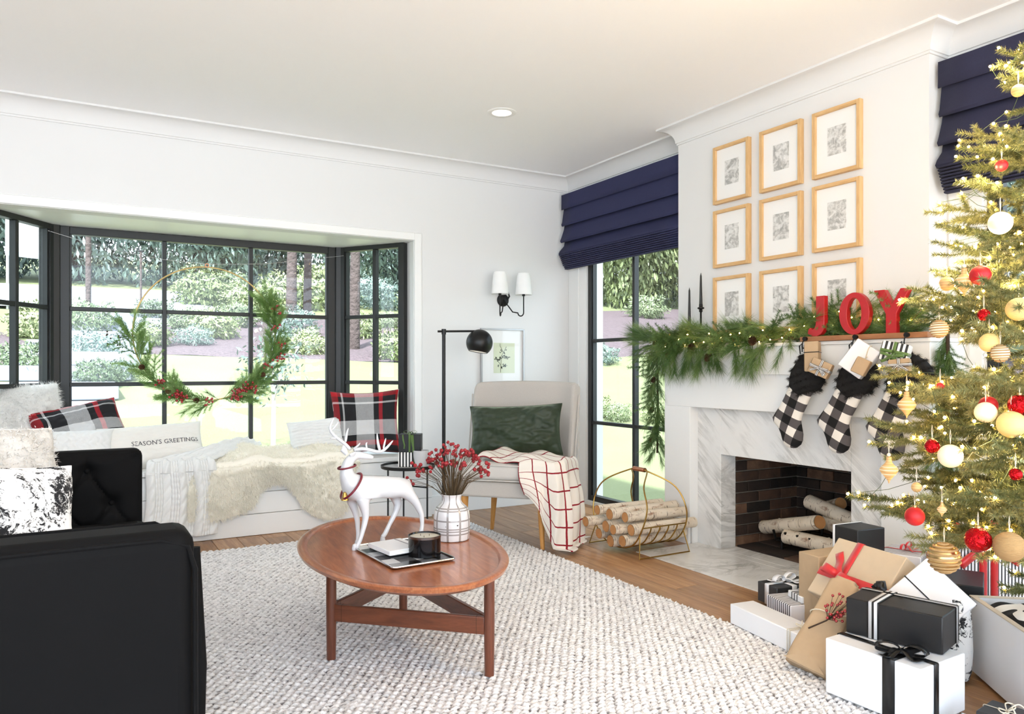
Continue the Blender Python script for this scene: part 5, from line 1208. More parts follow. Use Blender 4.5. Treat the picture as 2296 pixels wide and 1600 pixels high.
MB().cyl((2.97, 3.548, .478), (2.97, 3.652, .478), .0135, None, 20).build('handle', 'copper', lh)
LOGS = [(3.50, .085, .034, 2.76, 3.24, 'front bottom'), (3.60, .068, .036, 2.75, 3.22, 'centre bottom'), (3.70, .095, .032, 2.74, 3.20, 'rear bottom'),
        (3.445, .157, .034, 2.78, 3.26, 'front middle'), (3.535, .150, .030, 2.72, 3.20, 'second from the front in the middle row'), (3.632, .150, .035, 2.74, 3.25, 'third from the front in the middle row'), (3.725, .170, .031, 2.66, 3.12, 'rear middle, sticking out furthest'),
        (3.50, .222, .031, 2.78, 3.24, 'front top'), (3.595, .228, .034, 2.74, 3.25, 'centre top'), (3.69, .240, .030, 2.72, 3.22, 'rear top')]
for i, (y, z, r, x0, x1, lb) in enumerate(LOGS):
    j = random.Random(i); log((x0, y, z), (x1, y + j.uniform(-.012, .012), z + j.uniform(-.008, .008)), r, 'birch log in the brass holder, ' + lb, 'birch logs in the brass holder', i + 3)
# fireplace grate and logs
gt = thing('fire_grate', 'dark iron fire grate inside the firebox under the birch logs', 'grate', (3.78, 2.85, 0))
for k in range(7): y = 2.62 + k * .085; MB().tube([(3.60, y, .13), (3.62, y, .075), (3.92, y, .075), (3.94, y, .15)], .008, 6).build('grate_bar', 'ironmetal', gt)
for x in (3.65, 3.90): MB().cyl((x, 2.60, .065), (x, 3.15, .065), .008).build('cross_bar', 'ironmetal', gt)
for x in (3.65, 3.90):
    for y in (2.64, 3.11): MB().cyl((x, y, .0), (x, y, .065), .008).build('leg', 'ironmetal', gt)
FG = 'birch logs in the fireplace'
def fl_(a, xa, b, xb, r, lb, s): log(onX(a[0], a[1], xa), onX(b[0], b[1], xb), r, lb, FG, s)
fl_((1714, 1181), 3.72, (1838, 1170), 3.60, .042, 'birch log lying across the others in the fireplace, its cut end facing the room', 41)
fl_((1763, 1202), 3.64, (1915, 1236), 3.62, .044, 'lowest birch log at the front of the fireplace', 42)
fl_((1850, 1170), 3.80, (1925, 1196), 3.66, .040, 'birch log at the right of the fireplace behind the cut end', 43)
fl_((1814, 1124), 3.80, (1925, 1172), 3.74, .043, 'topmost birch log slanting down to the right in the fireplace', 44)
fl_((1885, 1128), 3.86, (1835, 1140), 4.0, .036, 'short birch log pointing out at the back of the fireplace', 45)

# ---------------- nine picture frames
def print_mat(seed):
    n = N('faded_black_white_photo_%d' % seed, .6); v = n.scale(n.co(), (1, 1, 1)); vv = n.new('ShaderNodeVectorMath', operation='ADD'); n.put(vv.inputs[0], v); vv.inputs[1].default_value = (seed * 3.3, seed * 1.7, seed * .9)
    a = n.noise(vv.outputs[0], 17, 5, .65, .9); b = n.noise(vv.outputs[0], 60, 3, .6)
    k = n.math('MULTIPLY_ADD', b, .3, n.math('MULTIPLY', a, .75)); n.color(n.ramp(k, [(.34, '#8c8c8a'), (.48, '#b5b5b2'), (.56, '#d8d8d5'), (.70, '#eeeeec')])); return n.m
XF = XU - .030
ROWS = [(2.098, 2.450, 'top'), (1.707, 2.058, 'middle'), (1.300, 1.648, 'bottom')]; COLS = [(3.165, 3.450, 'left'), (2.795, 3.083, 'middle'), (2.435, 2.722, 'right')]
for i, (z0, z1, rn) in enumerate(ROWS):
    for j, (y0, y1, cn) in enumerate(COLS):
        k = .992; z0_, z1_ = H + (z0 - H) * k, H + (z1 - H) * k; y0_, y1_ = y0 * k, y1 * k
        r = thing('picture_frame', 'pale wood picture frame with a small faded photo above the mantel, %s row, %s column' % (rn, cn), 'picture frame', (XU, (y0_ + y1_) / 2, z0_), group='picture frames above the mantel')
        w = .020
        MB().bx(XF, XU - .001, y0_, y0_ + w, z0_, z1_).build('frame_side', 'oak', r, bevel=.0015); MB().bx(XF, XU - .001, y1_ - w, y1_, z0_, z1_).build('frame_side', 'oak', r, bevel=.0015)
        MB().bx(XF, XU - .001, y0_ + w, y1_ - w, z0_, z0_ + w).build('frame_rail', 'oakY', r, bevel=.0015); MB().bx(XF, XU - .001, y0_ + w, y1_ - w, z1_ - w, z1_).build('frame_rail', 'oakY', r, bevel=.0015)
        MB().bx(XF + .016, XF + .019, y0_ + w, y1_ - w, z0_ + w, z1_ - w).build('mat_board', 'trim', r, smooth=False)
        yc, zc = (y0_ + y1_) / 2, (z0_ + z1_) / 2 + .004
        MB().bx(XF + .0145, XF + .016, yc - .055, yc + .055, zc - .073, zc + .073).build('photo_print', print_mat(i * 3 + j), r, smooth=False)
# ---------------- JOY letters on a wooden stocking ledge
MT = 1.226
hb = thing('stocking_ledge', 'narrow wooden ledge on the mantel edge carrying the red letters and stocking hooks', 'shelf', (3.29, 2.33, 1.212))
MB().bx(3.262, 3.325, 1.985, 2.665, 1.2268, 1.252).build('plank', wood('ledge_wood', '#7b4a2c', '#b07a50', .5, (14, 1.4, 14)), hb, bevel=.002)
for y in (2.625, 2.335, 2.075):
    MB().cyl((3.262, y, 1.240), (3.246, y, 1.240), .010, .012, 14).build('hook_knob', 'ironmetal', hb)
    MB().tube([(3.255, y, 1.238), (3.236, y, 1.225), (3.232, y, 1.205), (3.238, y, 1.19), (3.25, y, 1.196)], .003, 8).build('hook', 'ironmetal', hb)
def letter(label, ch_, y_left, outline, hole=None, X0=3.285, z0=1.252, d=.030):
    r = thing('letter_' + ch_.lower(), label, 'letter', (X0, y_left, z0), group='red JOY letters'); k = .0
    m = MB()
    if hole:
        n = len(outline); vs = []
        for (s, z) in outline: vs.append((X0, y_left - s, z0 + z))
        for (s, z) in hole: vs.append((X0, y_left - s, z0 + z))
        vs += [(x + d, y, z) for x, y, z in vs]; fs = []; N2 = 2 * n
        for i in range(n):
            j = (i + 1) % n; fs += [(i, j, n + j, n + i), (N2 + i, N2 + n + i, N2 + n + j, N2 + j), (i, N2 + i, N2 + j, j), (n + i, n + j, N2 + n + j, N2 + n + i)]
        m.add(vs, fs)
    else: m.prism([(X0, y_left - s, z0 + z) for s, z in outline], (d, 0, 0))
    m.build('letter_body', 'red', r, bevel=.002); return r
hL = .205
Jo = [(.055, .205), (.105, .205), (.105, .060), (.100, .030), (.085, .010), (.060, .0), (.030, .002), (.004, .016), (.010, .040), (.022, .046), (.032, .036), (.044, .040), (.052, .055), (.055, .075)]
letter('red metal letter J, first of the three letters on the mantel', 'J', 2.640, Jo)
n_ = 40; Oo = [(.085 - .083 * cos(2 * pi * k / n_), .103 + .103 * sin(2 * pi * k / n_)) for k in range(n_)]; Oh = [(.085 - .040 * cos(2 * pi * k / n_), .103 + .076 * sin(2 * pi * k / n_)) for k in range(n_)]
letter('red metal letter O in the middle of the mantel word', 'O', 2.452, Oo, Oh)
Yo = [(.0, .205), (.055, .205), (.094, .135), (.135, .205), (.180, .205), (.115, .092), (.115, .0), (.062, .0), (.062, .092)]
letter('red metal letter Y, last of the three letters on the mantel', 'Y', 2.262, Yo)
# ---------------- taper candles
for y, zb, zt_, lb in ((3.585, 1.344, 1.597, 'shorter black taper candle in an iron holder at the left end of the mantel'), (3.484, 1.464, 1.679, 'taller black taper candle in an iron holder at the left end of the mantel')):
    r = thing('taper_candle', lb, 'candle', (3.36, y, MT), group='black taper candles')
    MB().lathe([(.001, 0), (.034, 0), (.034, .006), (.010, .012), (.006, .03), (.006, zb - MT - .03), (.012, zb - MT - .022), (.009, zb - MT - .012), (.021, zb - MT - .006), (.021, zb - MT), (.012, zb - MT + .004), (.011, zb - MT + .022), (.001, zb - MT + .022)], (0, 0, 0), 20).build('holder', 'ironmetal', r, local=True)
    MB().lathe([(.0105, zb - MT + .0), (.010, zb - MT + .03), (.0055, zt_ - MT - .02), (.002, zt_ - MT - .006), (.001, zt_ - MT)], (0, 0, 0), 16).build('candle', M('black_wax', '#20211f', .45), r, local=True)
# ---------------- mantel garland
rr = random.Random(23)
gl = thing('garland', 'green pine garland laid along the mantel with its tips hanging over the front', 'garland', (3.34, 2.9, MT))
sg = Sprigs(gl, [('pine', 61, 'pine', 'pine_sprig'), ('fir', 62, 'pine', 'fir_sprig'), ('pine', 64, 'pine', 'pine_sprig')])
core = MB(); core.tube([(3.35, 3.82 - k * .0915 + 0, 1.255 + .01 * sin(k * 2)) for k in range(20)], .012, 6); core.build('vine', 'darkstem', gl)
for k in range(170):
    y = 3.86 - 1.86 * rr.random(); zone = y > 2.72
    z = 1.245 + rr.random() * (.05 if zone else .10); xx = rr.uniform(3.29, 3.37) if zone else rr.uniform(3.335, 3.375)
    if zone and rr.random() < .45: d = (rr.uniform(-1, -.4), rr.uniform(-.7, .9), rr.uniform(-.6, .1))
    elif zone: d = (rr.uniform(-.7, .0), rr.choice((-1, 1)) * rr.uniform(.4, 1), rr.uniform(-.15, .35))
    else: d = (rr.uniform(-.16, -.02), rr.choice((-1, 1)) * rr.uniform(.5, 1), rr.uniform(-.05, .55))
    sg.put(rr.choice((0, 2, 0, 1)), (xx, y, z), d, rr.random() * 6, rr.uniform(.9, 1.4) if zone else rr.uniform(.8, 1.2))
for k in range(30):       # tips hanging over the front
    y = 3.84 - 1.1 * rr.random(); sg.put(rr.choice((0, 2)), (3.255, y, 1.235), (rr.uniform(-.35, -.05), rr.uniform(-.6, .5), -1), rr.random() * 6, rr.uniform(.85, 1.3))
for k in range(12):       # left end overhang
    sg.put(rr.choice((0, 2)), (3.32, 3.84, 1.26), (rr.uniform(-.5, .1), rr.uniform(.4, 1), rr.uniform(-.35, .4)), rr.random() * 6, rr.uniform(1, 1.35))
for y, z in ((3.27, 1.175), (3.62, 1.20), (3.74, 1.27), (2.95, 1.26), (3.42, 1.235)): pinecone(gl, V((3.23, y, z)), .055, (-.6, rr.uniform(-.5, .5), -1), int(y * 100))
def cascade(label, x, y, z0, z1, n, seed, w, front):
    r = thing('hanging_garland', label, 'garland', (x, y, z1)); q = Sprigs(r, [('pine', 71 + seed, 'pine', 'pine_sprig'), ('fir', 72 + seed, 'pine', 'fir_sprig')]); rr_ = random.Random(seed)
    MB().tube([(x, y, z0), (x + .005, y, (z0 + z1) / 2), (x, y, z1 + .1)], .008, 6).build('vine', 'darkstem', r)
    for k in range(n):
        z = z0 - (z0 - z1 - .12) * k / n; q.put(rr_.choice((0, 0, 1)), (x, y, z), (rr_.uniform(-.45, .1) * w, rr_.uniform(-.6, .7) * w * front, -rr_.uniform(.55, 1.1)), rr_.random() * 6, rr_.uniform(.7, 1.15))
    for k in range(3): pinecone(r, V((x - .03, y + rr_.uniform(-.02, .03), z0 - .2 - k * .2)), .04, (-.4, 0, -1), k)
    return r
cascade('evergreen garland hanging down the left end of the fireplace surround by the window', 3.34, 3.865, 1.23, .43, 44, 3, 1.0, 1)
cascade('evergreen garland hanging down the right end of the fireplace surround behind the tree', 3.33, 1.935, 1.25, .58, 46, 4, .7, .8)
sl_ = thing('string_lights', 'warm fairy lights threaded through the mantel garland', 'string lights', (3.3, 3.0, MT))
bm_ = None; wire = []
for k in range(34):
    y = 3.80 - 1.75 * k / 33; p = V(((3.262 if y > 2.72 else 3.34) + .02 * sin(k * 1.7), y, (1.262 if y > 2.7 else 1.345) + .035 * sin(k * 2.3))); wire.append(p)
    if bm_ is None: bm_ = MB().ball((0, 0, 0), .0034, 8).build('bulb', 'bulb', sl_, local=True); o = bm_
    else: o = inst(bm_, sl_)
    o.location = p - V((3.3, 3.0, MT))
MB().tube(catmull(wire, 4), .0008, 4).build('cord', 'copper', sl_)
# ---------------- stockings
SPN = [(1817, 797, 8), (1818, 806, 17), (1820, 820, 30), (1822, 836, 38), (1824, 852, 40), (1825, 868, 33), (1826, 880, 22)]
LEG = [(1815, 845, 31), (1812, 862, 32), (1805, 880, 33), (1797, 896, 33), (1789, 911, 35), (1782, 924, 36), (1780, 936, 31), (1783, 950, 24), (1787, 964, 22.5), (1790, 978, 22), (1792, 990, 19), (1794, 998, 13), (1796, 1002, 3)]
XS = 3.222
def px2(p):
    a = onX(p[0] - p[2], p[1], XS); b = onX(p[0] + p[2], p[1], XS); return ((a.y + b.y) / 2, (a.z + b.z) / 2, abs(a.y - b.y) / 2)
ref = onX(1808, 790, XS); legm = [px2(p) for p in LEG]; cuf = [px2(p) for p in SPN]
def stocking(label, y0, z0, rot_, s, seed):
    r = thing('stocking', label, 'stocking', (XS, y0, z0 - .45), group='checked stockings')
    def tr(y, z): dy, dz = (y - ref.y) * s, (z - ref.z) * s; return y0 + dy * cos(rot_) - dz * sin(rot_), z0 + dy * sin(rot_) + dz * cos(rot_)
    def shell(prof, depth, mat, name, tilt, uvk):
        n = 28; vs = []; uv = []
        for i, (y, z, hw_) in enumerate(prof):
            dd = depth * min(1, hw_ / .07) ** .6
            for k in range(n):
                g = 2 * pi * k / n; yy = y + hw_ * cos(g); zz = z + tilt * hw_ * cos(g); a, b = tr(yy, zz); vs.append((XS + dd * sin(g) * (abs(sin(g)) ** -.2 if abs(sin(g)) > .02 else 1), a, b))
                pr_ = radians(24); uy, uz = yy - ref.y, zz - ref.z; uv.append(((uy * cos(pr_) + uz * sin(pr_)) / .098 + 5, (-uy * sin(pr_) + uz * cos(pr_)) / .090 + 20))
        fs = [(i * n + k, i * n + (k + 1) % n, (i + 1) * n + (k + 1) % n, (i + 1) * n + k) for i in range(len(prof) - 1) for k in range(n)] + [tuple(range(n)), tuple((len(prof) - 1) * n + k for k in range(n))]
        m = MB(); m.add(vs, fs, uv if uvk else None); return m.build(name, mat, r), vs
    shell(legm, .028, 'checkrep', 'sock', -.30, True)
    o, vs = shell(cuf, .042, 'blackfur', 'cuff', -.32, False)
    P = [V(v) - WLOC[r.name] for v in vs]; c = V((XS, sum(v[1] for v in vs) / len(vs), 0)); Q = [(V((v[0], v[1], 0)) - c).normalized() for v in vs]
    fuzz('fur', P, Q, 5000, .014, 'blackfur', r, seed, wid=.0007)
    MB().tube([(XS, y0 + .004, z0 - .01), (XS - .004, y0 + .006, z0 + .03), (XS + .004, y0 - .002, z0 + .045), (XS + .002, y0 - .006, z0 + .0)], .0035, 8).build('loop', 'blackribbon', r)
    return r, tr
nn = N('buffalo_check_wool', .95); xx_ = nn.sep(nn.co('UV')); f1_ = nn.math('LESS_THAN', nn.math('FRACT', xx_[0]), .5); f2_ = nn.math('LESS_THAN', nn.math('FRACT', xx_[1]), .5)
wv = nn.noise(nn.co(), 500, 2); s__ = nn.math('MULTIPLY', nn.math('ADD', f1_, f2_), .5)
nn.color(nn.ramp(nn.math('MULTIPLY_ADD', wv, .22, nn.math('SUBTRACT', s__, .11)), [(.20, '#ebe5db'), (.42, '#5a5555'), (.62, '#4a4646'), (.80, '#0d0c0d')])).bump(wv, .4, .001); MAT['checkrep'] = nn.m
hs = [(2.625, 1.198), (2.335, 1.195), (2.075, 1.190)]
stocking('checked stocking with a black fur cuff, left of three, holding two kraft parcels', 2.625, 1.172, .0, 1.02, 1)
stocking('checked stocking with a black fur cuff, middle of three, holding a white box', 2.337, 1.170, .03, 1.02, 2)
stocking('checked stocking with a black fur cuff, right of three, nearest the christmas tree', 2.085, 1.166, -.02, 1.02, 3)
def tilted(a, up=(0, 0, 1), roll=0):      # box frame: z towards a
    z = V(a).normalized(); x = V(up).cross(z).normalized(); y = z.cross(x); return (Matrix((x, y, z)).transposed() @ Matrix.Rotation(roll, 3, 'Z')).to_euler()
def onS(px, py, X=3.19): return onX(px, py, X)
def sgift(label, px, py, X, w, h_, t, roll, paper, mat=None, bw=None, nm='small_gift'):
    p = onX(px, py, X); r = gbox(nm, label, p, 0, (w, h_, t), paper, rot=tilted((-1, -.35, .1), roll=roll)); 
    if mat: wrapband(r, (w, h_, t), mat, 'x', 0, bw or .010); wrapband(r, (w, h_, t), mat, 'y', 0, bw or .010)
    return r
r = sgift('plain tall kraft box tied with black twine in the left stocking', 1825, 800, 3.215, .070, .15, .04, .04, 'brownpaper'); wrapband(r, (.070, .15, .04), 'blackribbon', 'y', .02, .004)
r = sgift('small kraft parcel with a striped bow in front of the tall kraft box, left stocking', 1843, 826, 3.165, .10, .075, .035, -.42, 'brownpaper', 'stripribbon', .013); bow(r, (0, 0, .036), .045, 'stripribbon', w=.012, seed=5, tails=3)
r = sgift('white paper box leaning in the middle stocking', 1932, 806, 3.20, .12, .15, .05, -.62, 'whitepaper')
r = sgift('small kraft box with cream cord in front of the white box, middle stocking', 1934, 822, 3.135, .062, .075, .035, -.45, 'brownpaper')
m = MB(); q = onX(1912, 818, 3.13); m.tube(catmull([q, q + V((0, .04, .025)), q + V((-.01, .055, -.03)), q + V((-.01, .03, -.06)), q + V((-.005, .0, -.03)), q + V((0, -.01, .0)), q + V((-.01, .0, -.05)), q + V((-.01, -.05, -.13))], 6), .0025, 6); m.build('cord', 'twine', r)
r = sgift('black and white striped box with a green ribbon in the right stocking', 2012, 792, 3.16, .11, .085, .06, -.22, 'widestripeY2', 'greenribbon', .014) if False else sgift('black and white striped box with a green ribbon in the right stocking', 2012, 792, 3.16, .11, .085, .06, -.22, 'widestripe', 'greenribbon', .014)
bow(r, (0, -.02, .061), .05, 'greenribbon', w=.013, seed=8)
r = sgift('small kraft parcel with a striped bow in the right stocking', 2020, 820, 3.12, .085, .055, .035, .1, 'brownpaper', 'stripribbon', .013); bow(r, (0, 0, .036), .045, 'stripribbon', w=.012, seed=9, tails=2)

# ============================================================ GIFTS ON THE FLOOR
def twine_bow(r, c, s): 
    m = MB(); c = V(c)
    for a in (-1, 1): m.tube(catmull([c, c + V((a * s * .6, .3 * s, .25 * s)), c + V((a * s, .0, .2 * s)), c + V((a * s * .6, -.3 * s, .12 * s)), c], 6), .0020, 6); m.tube(catmull([c, c + V((a * s * .5, -.5 * s, .02)), c + V((a * s * .9, -.9 * s, .004))], 5), .0020, 6)
    m.build('twine_bow', 'twine', r, local=True)
A = radians
FZ = .0125
r = gbox('gift_box', 'long white wrapped box tied with cream twine at the edge of the rug', (2.432, 2.103, .013), A(81.5), (.42, .12, .083), 'whitepaper')
for o_ in (-.145, -.135, -.152): wrapband(r, (.42, .12, .083), 'twine', 'x', o_, .0035, t=.0022)
twine_bow(r, (-.145, 0, .086), .03)
r = gbox('gift_box', 'small charcoal box with a white satin bow near the hearth', (2.86, 2.405, .0125), A(-8), (.235, .13, .09), 'greypaper')
wrapband(r, (.235, .13, .09), 'whiteribbon', 'x', -.02, .028); wrapband(r, (.235, .13, .09), 'whiteribbon', 'y', .0, .028); bow(r, (-.02, 0, .091), .075, 'whiteribbon', w=.026, seed=2)
r = gbox('gift_box', 'flat pinstriped box with a thin red ribbon behind the long white box', (2.685, 2.20, .0125), A(75), (.17, .20, .095), 'pinstripe')
wrapband(r, (.17, .20, .095), 'redribbon', 'y', -.03, .012)
r = gbox('gift_box', 'small white box with thin black lines lying on the pinstriped box', (2.70, 2.165, .109), A(70), (.11, .12, .028), 'whitepaper')
for o_ in (-.02, 0, .02): wrapband(r, (.11, .12, .028), 'blackribbon', 'x', o_, .004)
bow(r, (0, 0, .029), .045, 'stripribbon', w=.012, seed=11)
r = gbox('gift_box', 'upright kraft box at the left of the pile in front of the firebox', (2.73, 2.095, .0125), A(-6), (.20, .11, .31), 'brownpaper')
r = gbox('gift_box', 'tall black box with a white edge behind the kraft boxes', (2.92, 2.08, .0125), A(-6), (.16, .13, .40), 'blackpaper'); wrapband(r, (.16, .13, .40), 'whiteribbon', 'y', .058, .012)
r = gbox('gift_box', 'plain white box hidden under the leaning red-ribboned box', (2.70, 1.84, .0125), A(10), (.20, .20, .19), 'whitepaper')
# kraft box with red ribbon
xh_ = V((-.204, -.979, 0)).normalized(); yh_ = V((.62, .0, .78)); yh_ = (yh_ - xh_ * yh_.dot(xh_)).normalized(); zh_ = xh_.cross(yh_)
W6, H6, T6 = .345, .255, .055
TL = V((2.705, 2.018, .40)); c6 = TL + xh_ * W6 / 2 - yh_ * H6 / 2 - zh_ * T6
r = gbox('gift_box', 'pale kraft box with a wide red satin ribbon and bow atop the pile', c6, 0, (W6, H6, T6), 'palekraft', rot=Matrix((xh_, yh_, zh_)).transposed().to_euler())
wrapband(r, (W6, H6, T6), 'redribbon', 'x', -.050, .034); wrapband(r, (W6, H6, T6), 'redribbon', 'y', -.03, .034); bow(r, (-.050, -.03, T6), .085, 'redribbon', w=.036, seed=4, tails=2, taillen=1.35)
# white diamond with black ribbon
r = gbox('gift_box', 'white box with a black satin ribbon and bow standing on its corner', at(2080, 1350, 2.72), 0, (.205, .205, .075), 'whitepaper', rot=tilted((-.80, -.55, .42), roll=A(46)))
wrapband(r, (.205, .205, .075), 'blackribbon', 'x', .0, .004)
for (p_, q_, s_) in (((-.104, .104), (.104, .104), (0, 0, 1)), ((.104, .104), (.104, -.104), (0, 0, 1)), ((-.104, -.104), (-.104, .104), (0, 0, 1))): MB().band([(p_[0], p_[1], .034), (q_[0], q_[1], .034)], s_, .012).build('ribbon', 'blackribbon', r, local=True, solid=.0008)
bow(r, (-.10, .095, .055), .055, 'blackribbon', ax=(1, 1, 0), ay=(-1, 1, 0), w=.030, seed=6, tails=3, up=(-.3, .2, 1))
r = gbox('gift_box', 'plain black box behind the white corner-standing box, by the striped gift', (2.93, 1.68, .0125), A(28), (.25, .20, .28), 'blackpaper')
r = gbox('gift_box', 'pinstriped box with a red ribbon bow at the back below the garland', (3.08, 1.97, .0125), A(20), (.20, .16, .30), 'pinstripe'); bow(r, (0, 0, .301), .06, 'redribbon', w=.010, seed=7)
wrapband(r, (.20, .16, .30), 'redribbon', 'x', 0, .010)
r = gbox('gift_box', 'large upright pinstriped box with red satin ribbon under the tree', (3.335, 1.74, .0125), A(-31), (.44, .17, .455), 'pinstripe')
wrapband(r, (.44, .17, .455), 'redribbon', 'x', -.10, .032); wrapband(r, (.44, .17, .455), 'redribbon', 'x', -.055, .030, t=.003)
bow(r, (-.08, -.088, .37), .10, 'redribbon', ax=(1, 0, -.1), w=.036, seed=14, up=(0, -1, 0), tails=2, taillen=1.5)
MB().band([(-.221, -.088, .44), (-.16, -.094, .41), (-.09, -.092, .375)], (.3, 0, 1), .034).build('ribbon', 'redribbon', r, local=True, solid=.0008)
# kraft parcel leaning, with berries
b0 = V((2.245, 1.805, .02)); ax_ = V((.60, -.02, .80)).normalized(); ay_ = V((.35, -.93, 0)); ay_ = (ay_ - ax_ * ay_.dot(ax_)).normalized(); az_ = ay_.cross(ax_); az_ = -az_ if az_.x > 0 else az_
r = bpy.data.objects.new('paper_parcel', None); COL.objects.link(r); r.empty_display_size = .05; Rm = Matrix((ay_, ax_, az_)).transposed()
if Rm.determinant() < 0: ay_ = -ay_; Rm = Matrix((ay_, ax_, az_)).transposed()
r.matrix_world = Matrix.Translation(b0) @ Rm.to_4x4(); WLOC[r.name] = b0; tag(r, 'kraft paper parcel tied with twine and a sprig of red berries, leaning on the pile', 'gift')
def parc(a, b):
    g = a * 2 * pi; wd = (.078 - .030 * b) * (1 if b < .97 else .75); dp = (.045 - .012 * b) * (1 if b < .97 else .8); cg, sg_ = cos(g), sin(g)
    q = (abs(cg) ** 6 + abs(sg_) ** 6) ** (-1 / 6); n_ = mnoise.noise(V((a * 9, b * 5, 2))) * .005
    if .03 > b: wd *= .96; dp *= .9
    return (cg * q * wd + n_, b * .36, sg_ * q * dp + n_)
m = MB(); m.grid(parc, 48, 40, closeu=True); b_i = len(m.v) - 48; m.f += [tuple(range(48)), tuple(range(b_i, b_i + 48))]; m.build('wrapping', 'brownpaper', r, local=True)
MB().tube([(.066 * (abs(cos(g)) ** .4) * math.copysign(1, cos(g)), .215 + .02 * cos(g), .043 * (abs(sin(g)) ** .4) * math.copysign(1, sin(g))) for g in [2 * pi * k / 40 for k in range(40)]], .0022, 6, closed=True).build('twine', 'twine', r, local=True)
MB().add([(-.076, .005, .047), (.0, .055, .0475), (.076, .005, .047), (0, .003, .0485)], [(0, 1, 3), (1, 2, 3)]).build('end_flap', 'brownpaper', r, local=True, smooth=False)
s_x = 1 if (Rm @ V((1, 0, 0))).dot(V((C, -S, 0))) > 0 else -1
MB().tube([(-.035 * s_x, .13, .055), (.01 * s_x, .18, .058), (.05 * s_x, .24, .07)], [.003, .0025, .001], 6).build('twig', 'darkstem', r, local=True)
rb = random.Random(6); m = MB(); ms = MB(); c0 = V((.035 * s_x, .225, .065))
for k in range(34):
    e = c0 + V((rb.uniform(-.035, .04) * s_x, rb.uniform(-.04, .06), rb.uniform(-.01, .035))); m.ball(e, .0055, 8); ms.tube([c0 - V((.02 * s_x, .04, 0)), e], .0008, 3)
m.build('berry_cluster', 'berry', r, local=True); ms.build('berry_stems', 'darkstem', r, local=True)
# big white box with black ribbon, black box on top
d11 = (.25, .32, .18)
r = gbox('gift_box', 'large white wrapped box with a wide black satin ribbon in the front of the pile', (2.288, 1.505, .018), A(2.5), d11, 'whitepaper')
wrapband(r, d11, 'blackribbon', 'y', -.060, .040); wrapband(r, d11, 'blackribbon', 'x', -.045, .026); bow(r, (-.062, -.062, .181), .075, 'blackribbon', ax=(.5, -1, 0), w=.034, seed=15)
d10 = (.175, .295, .118)
r = gbox('gift_box', 'large black wrapped box with black and white striped ribbon on the white box', (2.378, 1.535, .2005), A(15), d10, 'blackpaper')
wrapband(r, d10, 'stripribbon', 'y', .060, .036); wrapband(r, d10, 'stripribbon', 'x', .055, .016)
r = gbox('gift_box', 'small charcoal box tied with a cream twine bow at the lower right', (2.335, 1.185, .0125), A(8), (.12, .12, .085), 'greypaper'); wrapband(r, (.12, .12, .085), 'twine', 'x', 0, .004, t=.0022); wrapband(r, (.12, .12, .085), 'twine', 'y', 0, .004, t=.0022); twine_bow(r, (0, 0, .088), .042)
gbox('gift_box', 'striped paper gift corner at the bottom edge beside the charcoal box', (2.205, 1.235, .0165), A(30), (.10, .11, .045), 'widestripe')
# crate with patterned rolls
Ac = V((2.78, 1.533, 0)); uc = V((-.63, -.777, 0)); nc = V((.777, -.63, 0))
cr = bpy.data.objects.new('storage_crate', None); COL.objects.link(cr); cr.empty_display_size = .05
cr.matrix_world = Matrix.Translation(Ac + V((0, 0, .0125))) @ Matrix((uc, nc, V((0, 0, 1)))).transposed().to_4x4(); WLOC[cr.name] = Ac
tag(cr, 'open white crate filled with black and white swirled fabric at the right edge', 'crate')
LX, LY, LZ = .44, .21, .262
for a in ((0, LX, 0, .012), (0, LX, LY - .012, LY), (0, .012, .012, LY - .012), (LX - .012, LX, .012, LY - .012)): MB().bx(a[0], a[1], a[2], a[3], 0, LZ).build('side_panel', 'whitepaper', cr, local=True, bevel=.0015)
MB().bx(.012, LX - .012, .012, LY - .012, 0, .01).build('bottom_panel', 'oakY', cr, local=True)
for a in ((-.003, LX + .003, -.003, .015), (-.003, LX + .003, LY - .015, LY + .003), (-.003, .015, .015, LY - .015), (LX - .015, LX + .003, .015, LY - .015)): MB().bx(a[0], a[1], a[2], a[3], LZ, LZ + .004).build('rim', M('pale_wood_rim', '#cfc0aa', .6), cr, local=True)
n = N('swirl_fabric', .9); w_ = n.new('ShaderNodeTexWave'); w_.wave_type = 'RINGS'; w_.inputs['Scale'].default_value = 9; w_.inputs['Distortion'].default_value = 4; w_.inputs['Detail'].default_value = 1; n.put(w_.inputs['Vector'], n.co())
n.color(n.ramp(w_.outputs['Fac'], [(.0, '#141414'), (.5, '#efece6')], 'CONSTANT')); MAT['swirl'] = n.m
fbx = thing('patterned_cloth', 'black and white swirled cloth folded inside the white crate', 'cloth', tuple(Ac + uc * .22 + nc * .1 + V((0, 0, .03))))
m = MB(cr.matrix_world); m.grid(lambda a, b: (.018 + (LX - .036) * a, .018 + (LY - .036) * b, .20 + .085 * (sin(pi * a) * sin(pi * b)) ** .35 + .012 * sin(a * 14) * sin(b * 7)), 40, 24); m.grid(lambda a, b: (.018 + (LX - .036) * a, .018 + (LY - .036) * b, .03), 2, 2); m.build('cloth', 'swirl', fbx)
r = thing('toile_bundle', 'toile-patterned fabric bundle squeezed between the black box and the white crate', 'gift', (2.665, 1.515, .013))
MB().lathe([(.001, 0), (.036, 0), (.044, .03), (.048, .10), (.046, .18), (.042, .24), (.03, .275), (.001, .285)], (0, 0, 0), 28).build('bundle', 'toile', r, local=True)
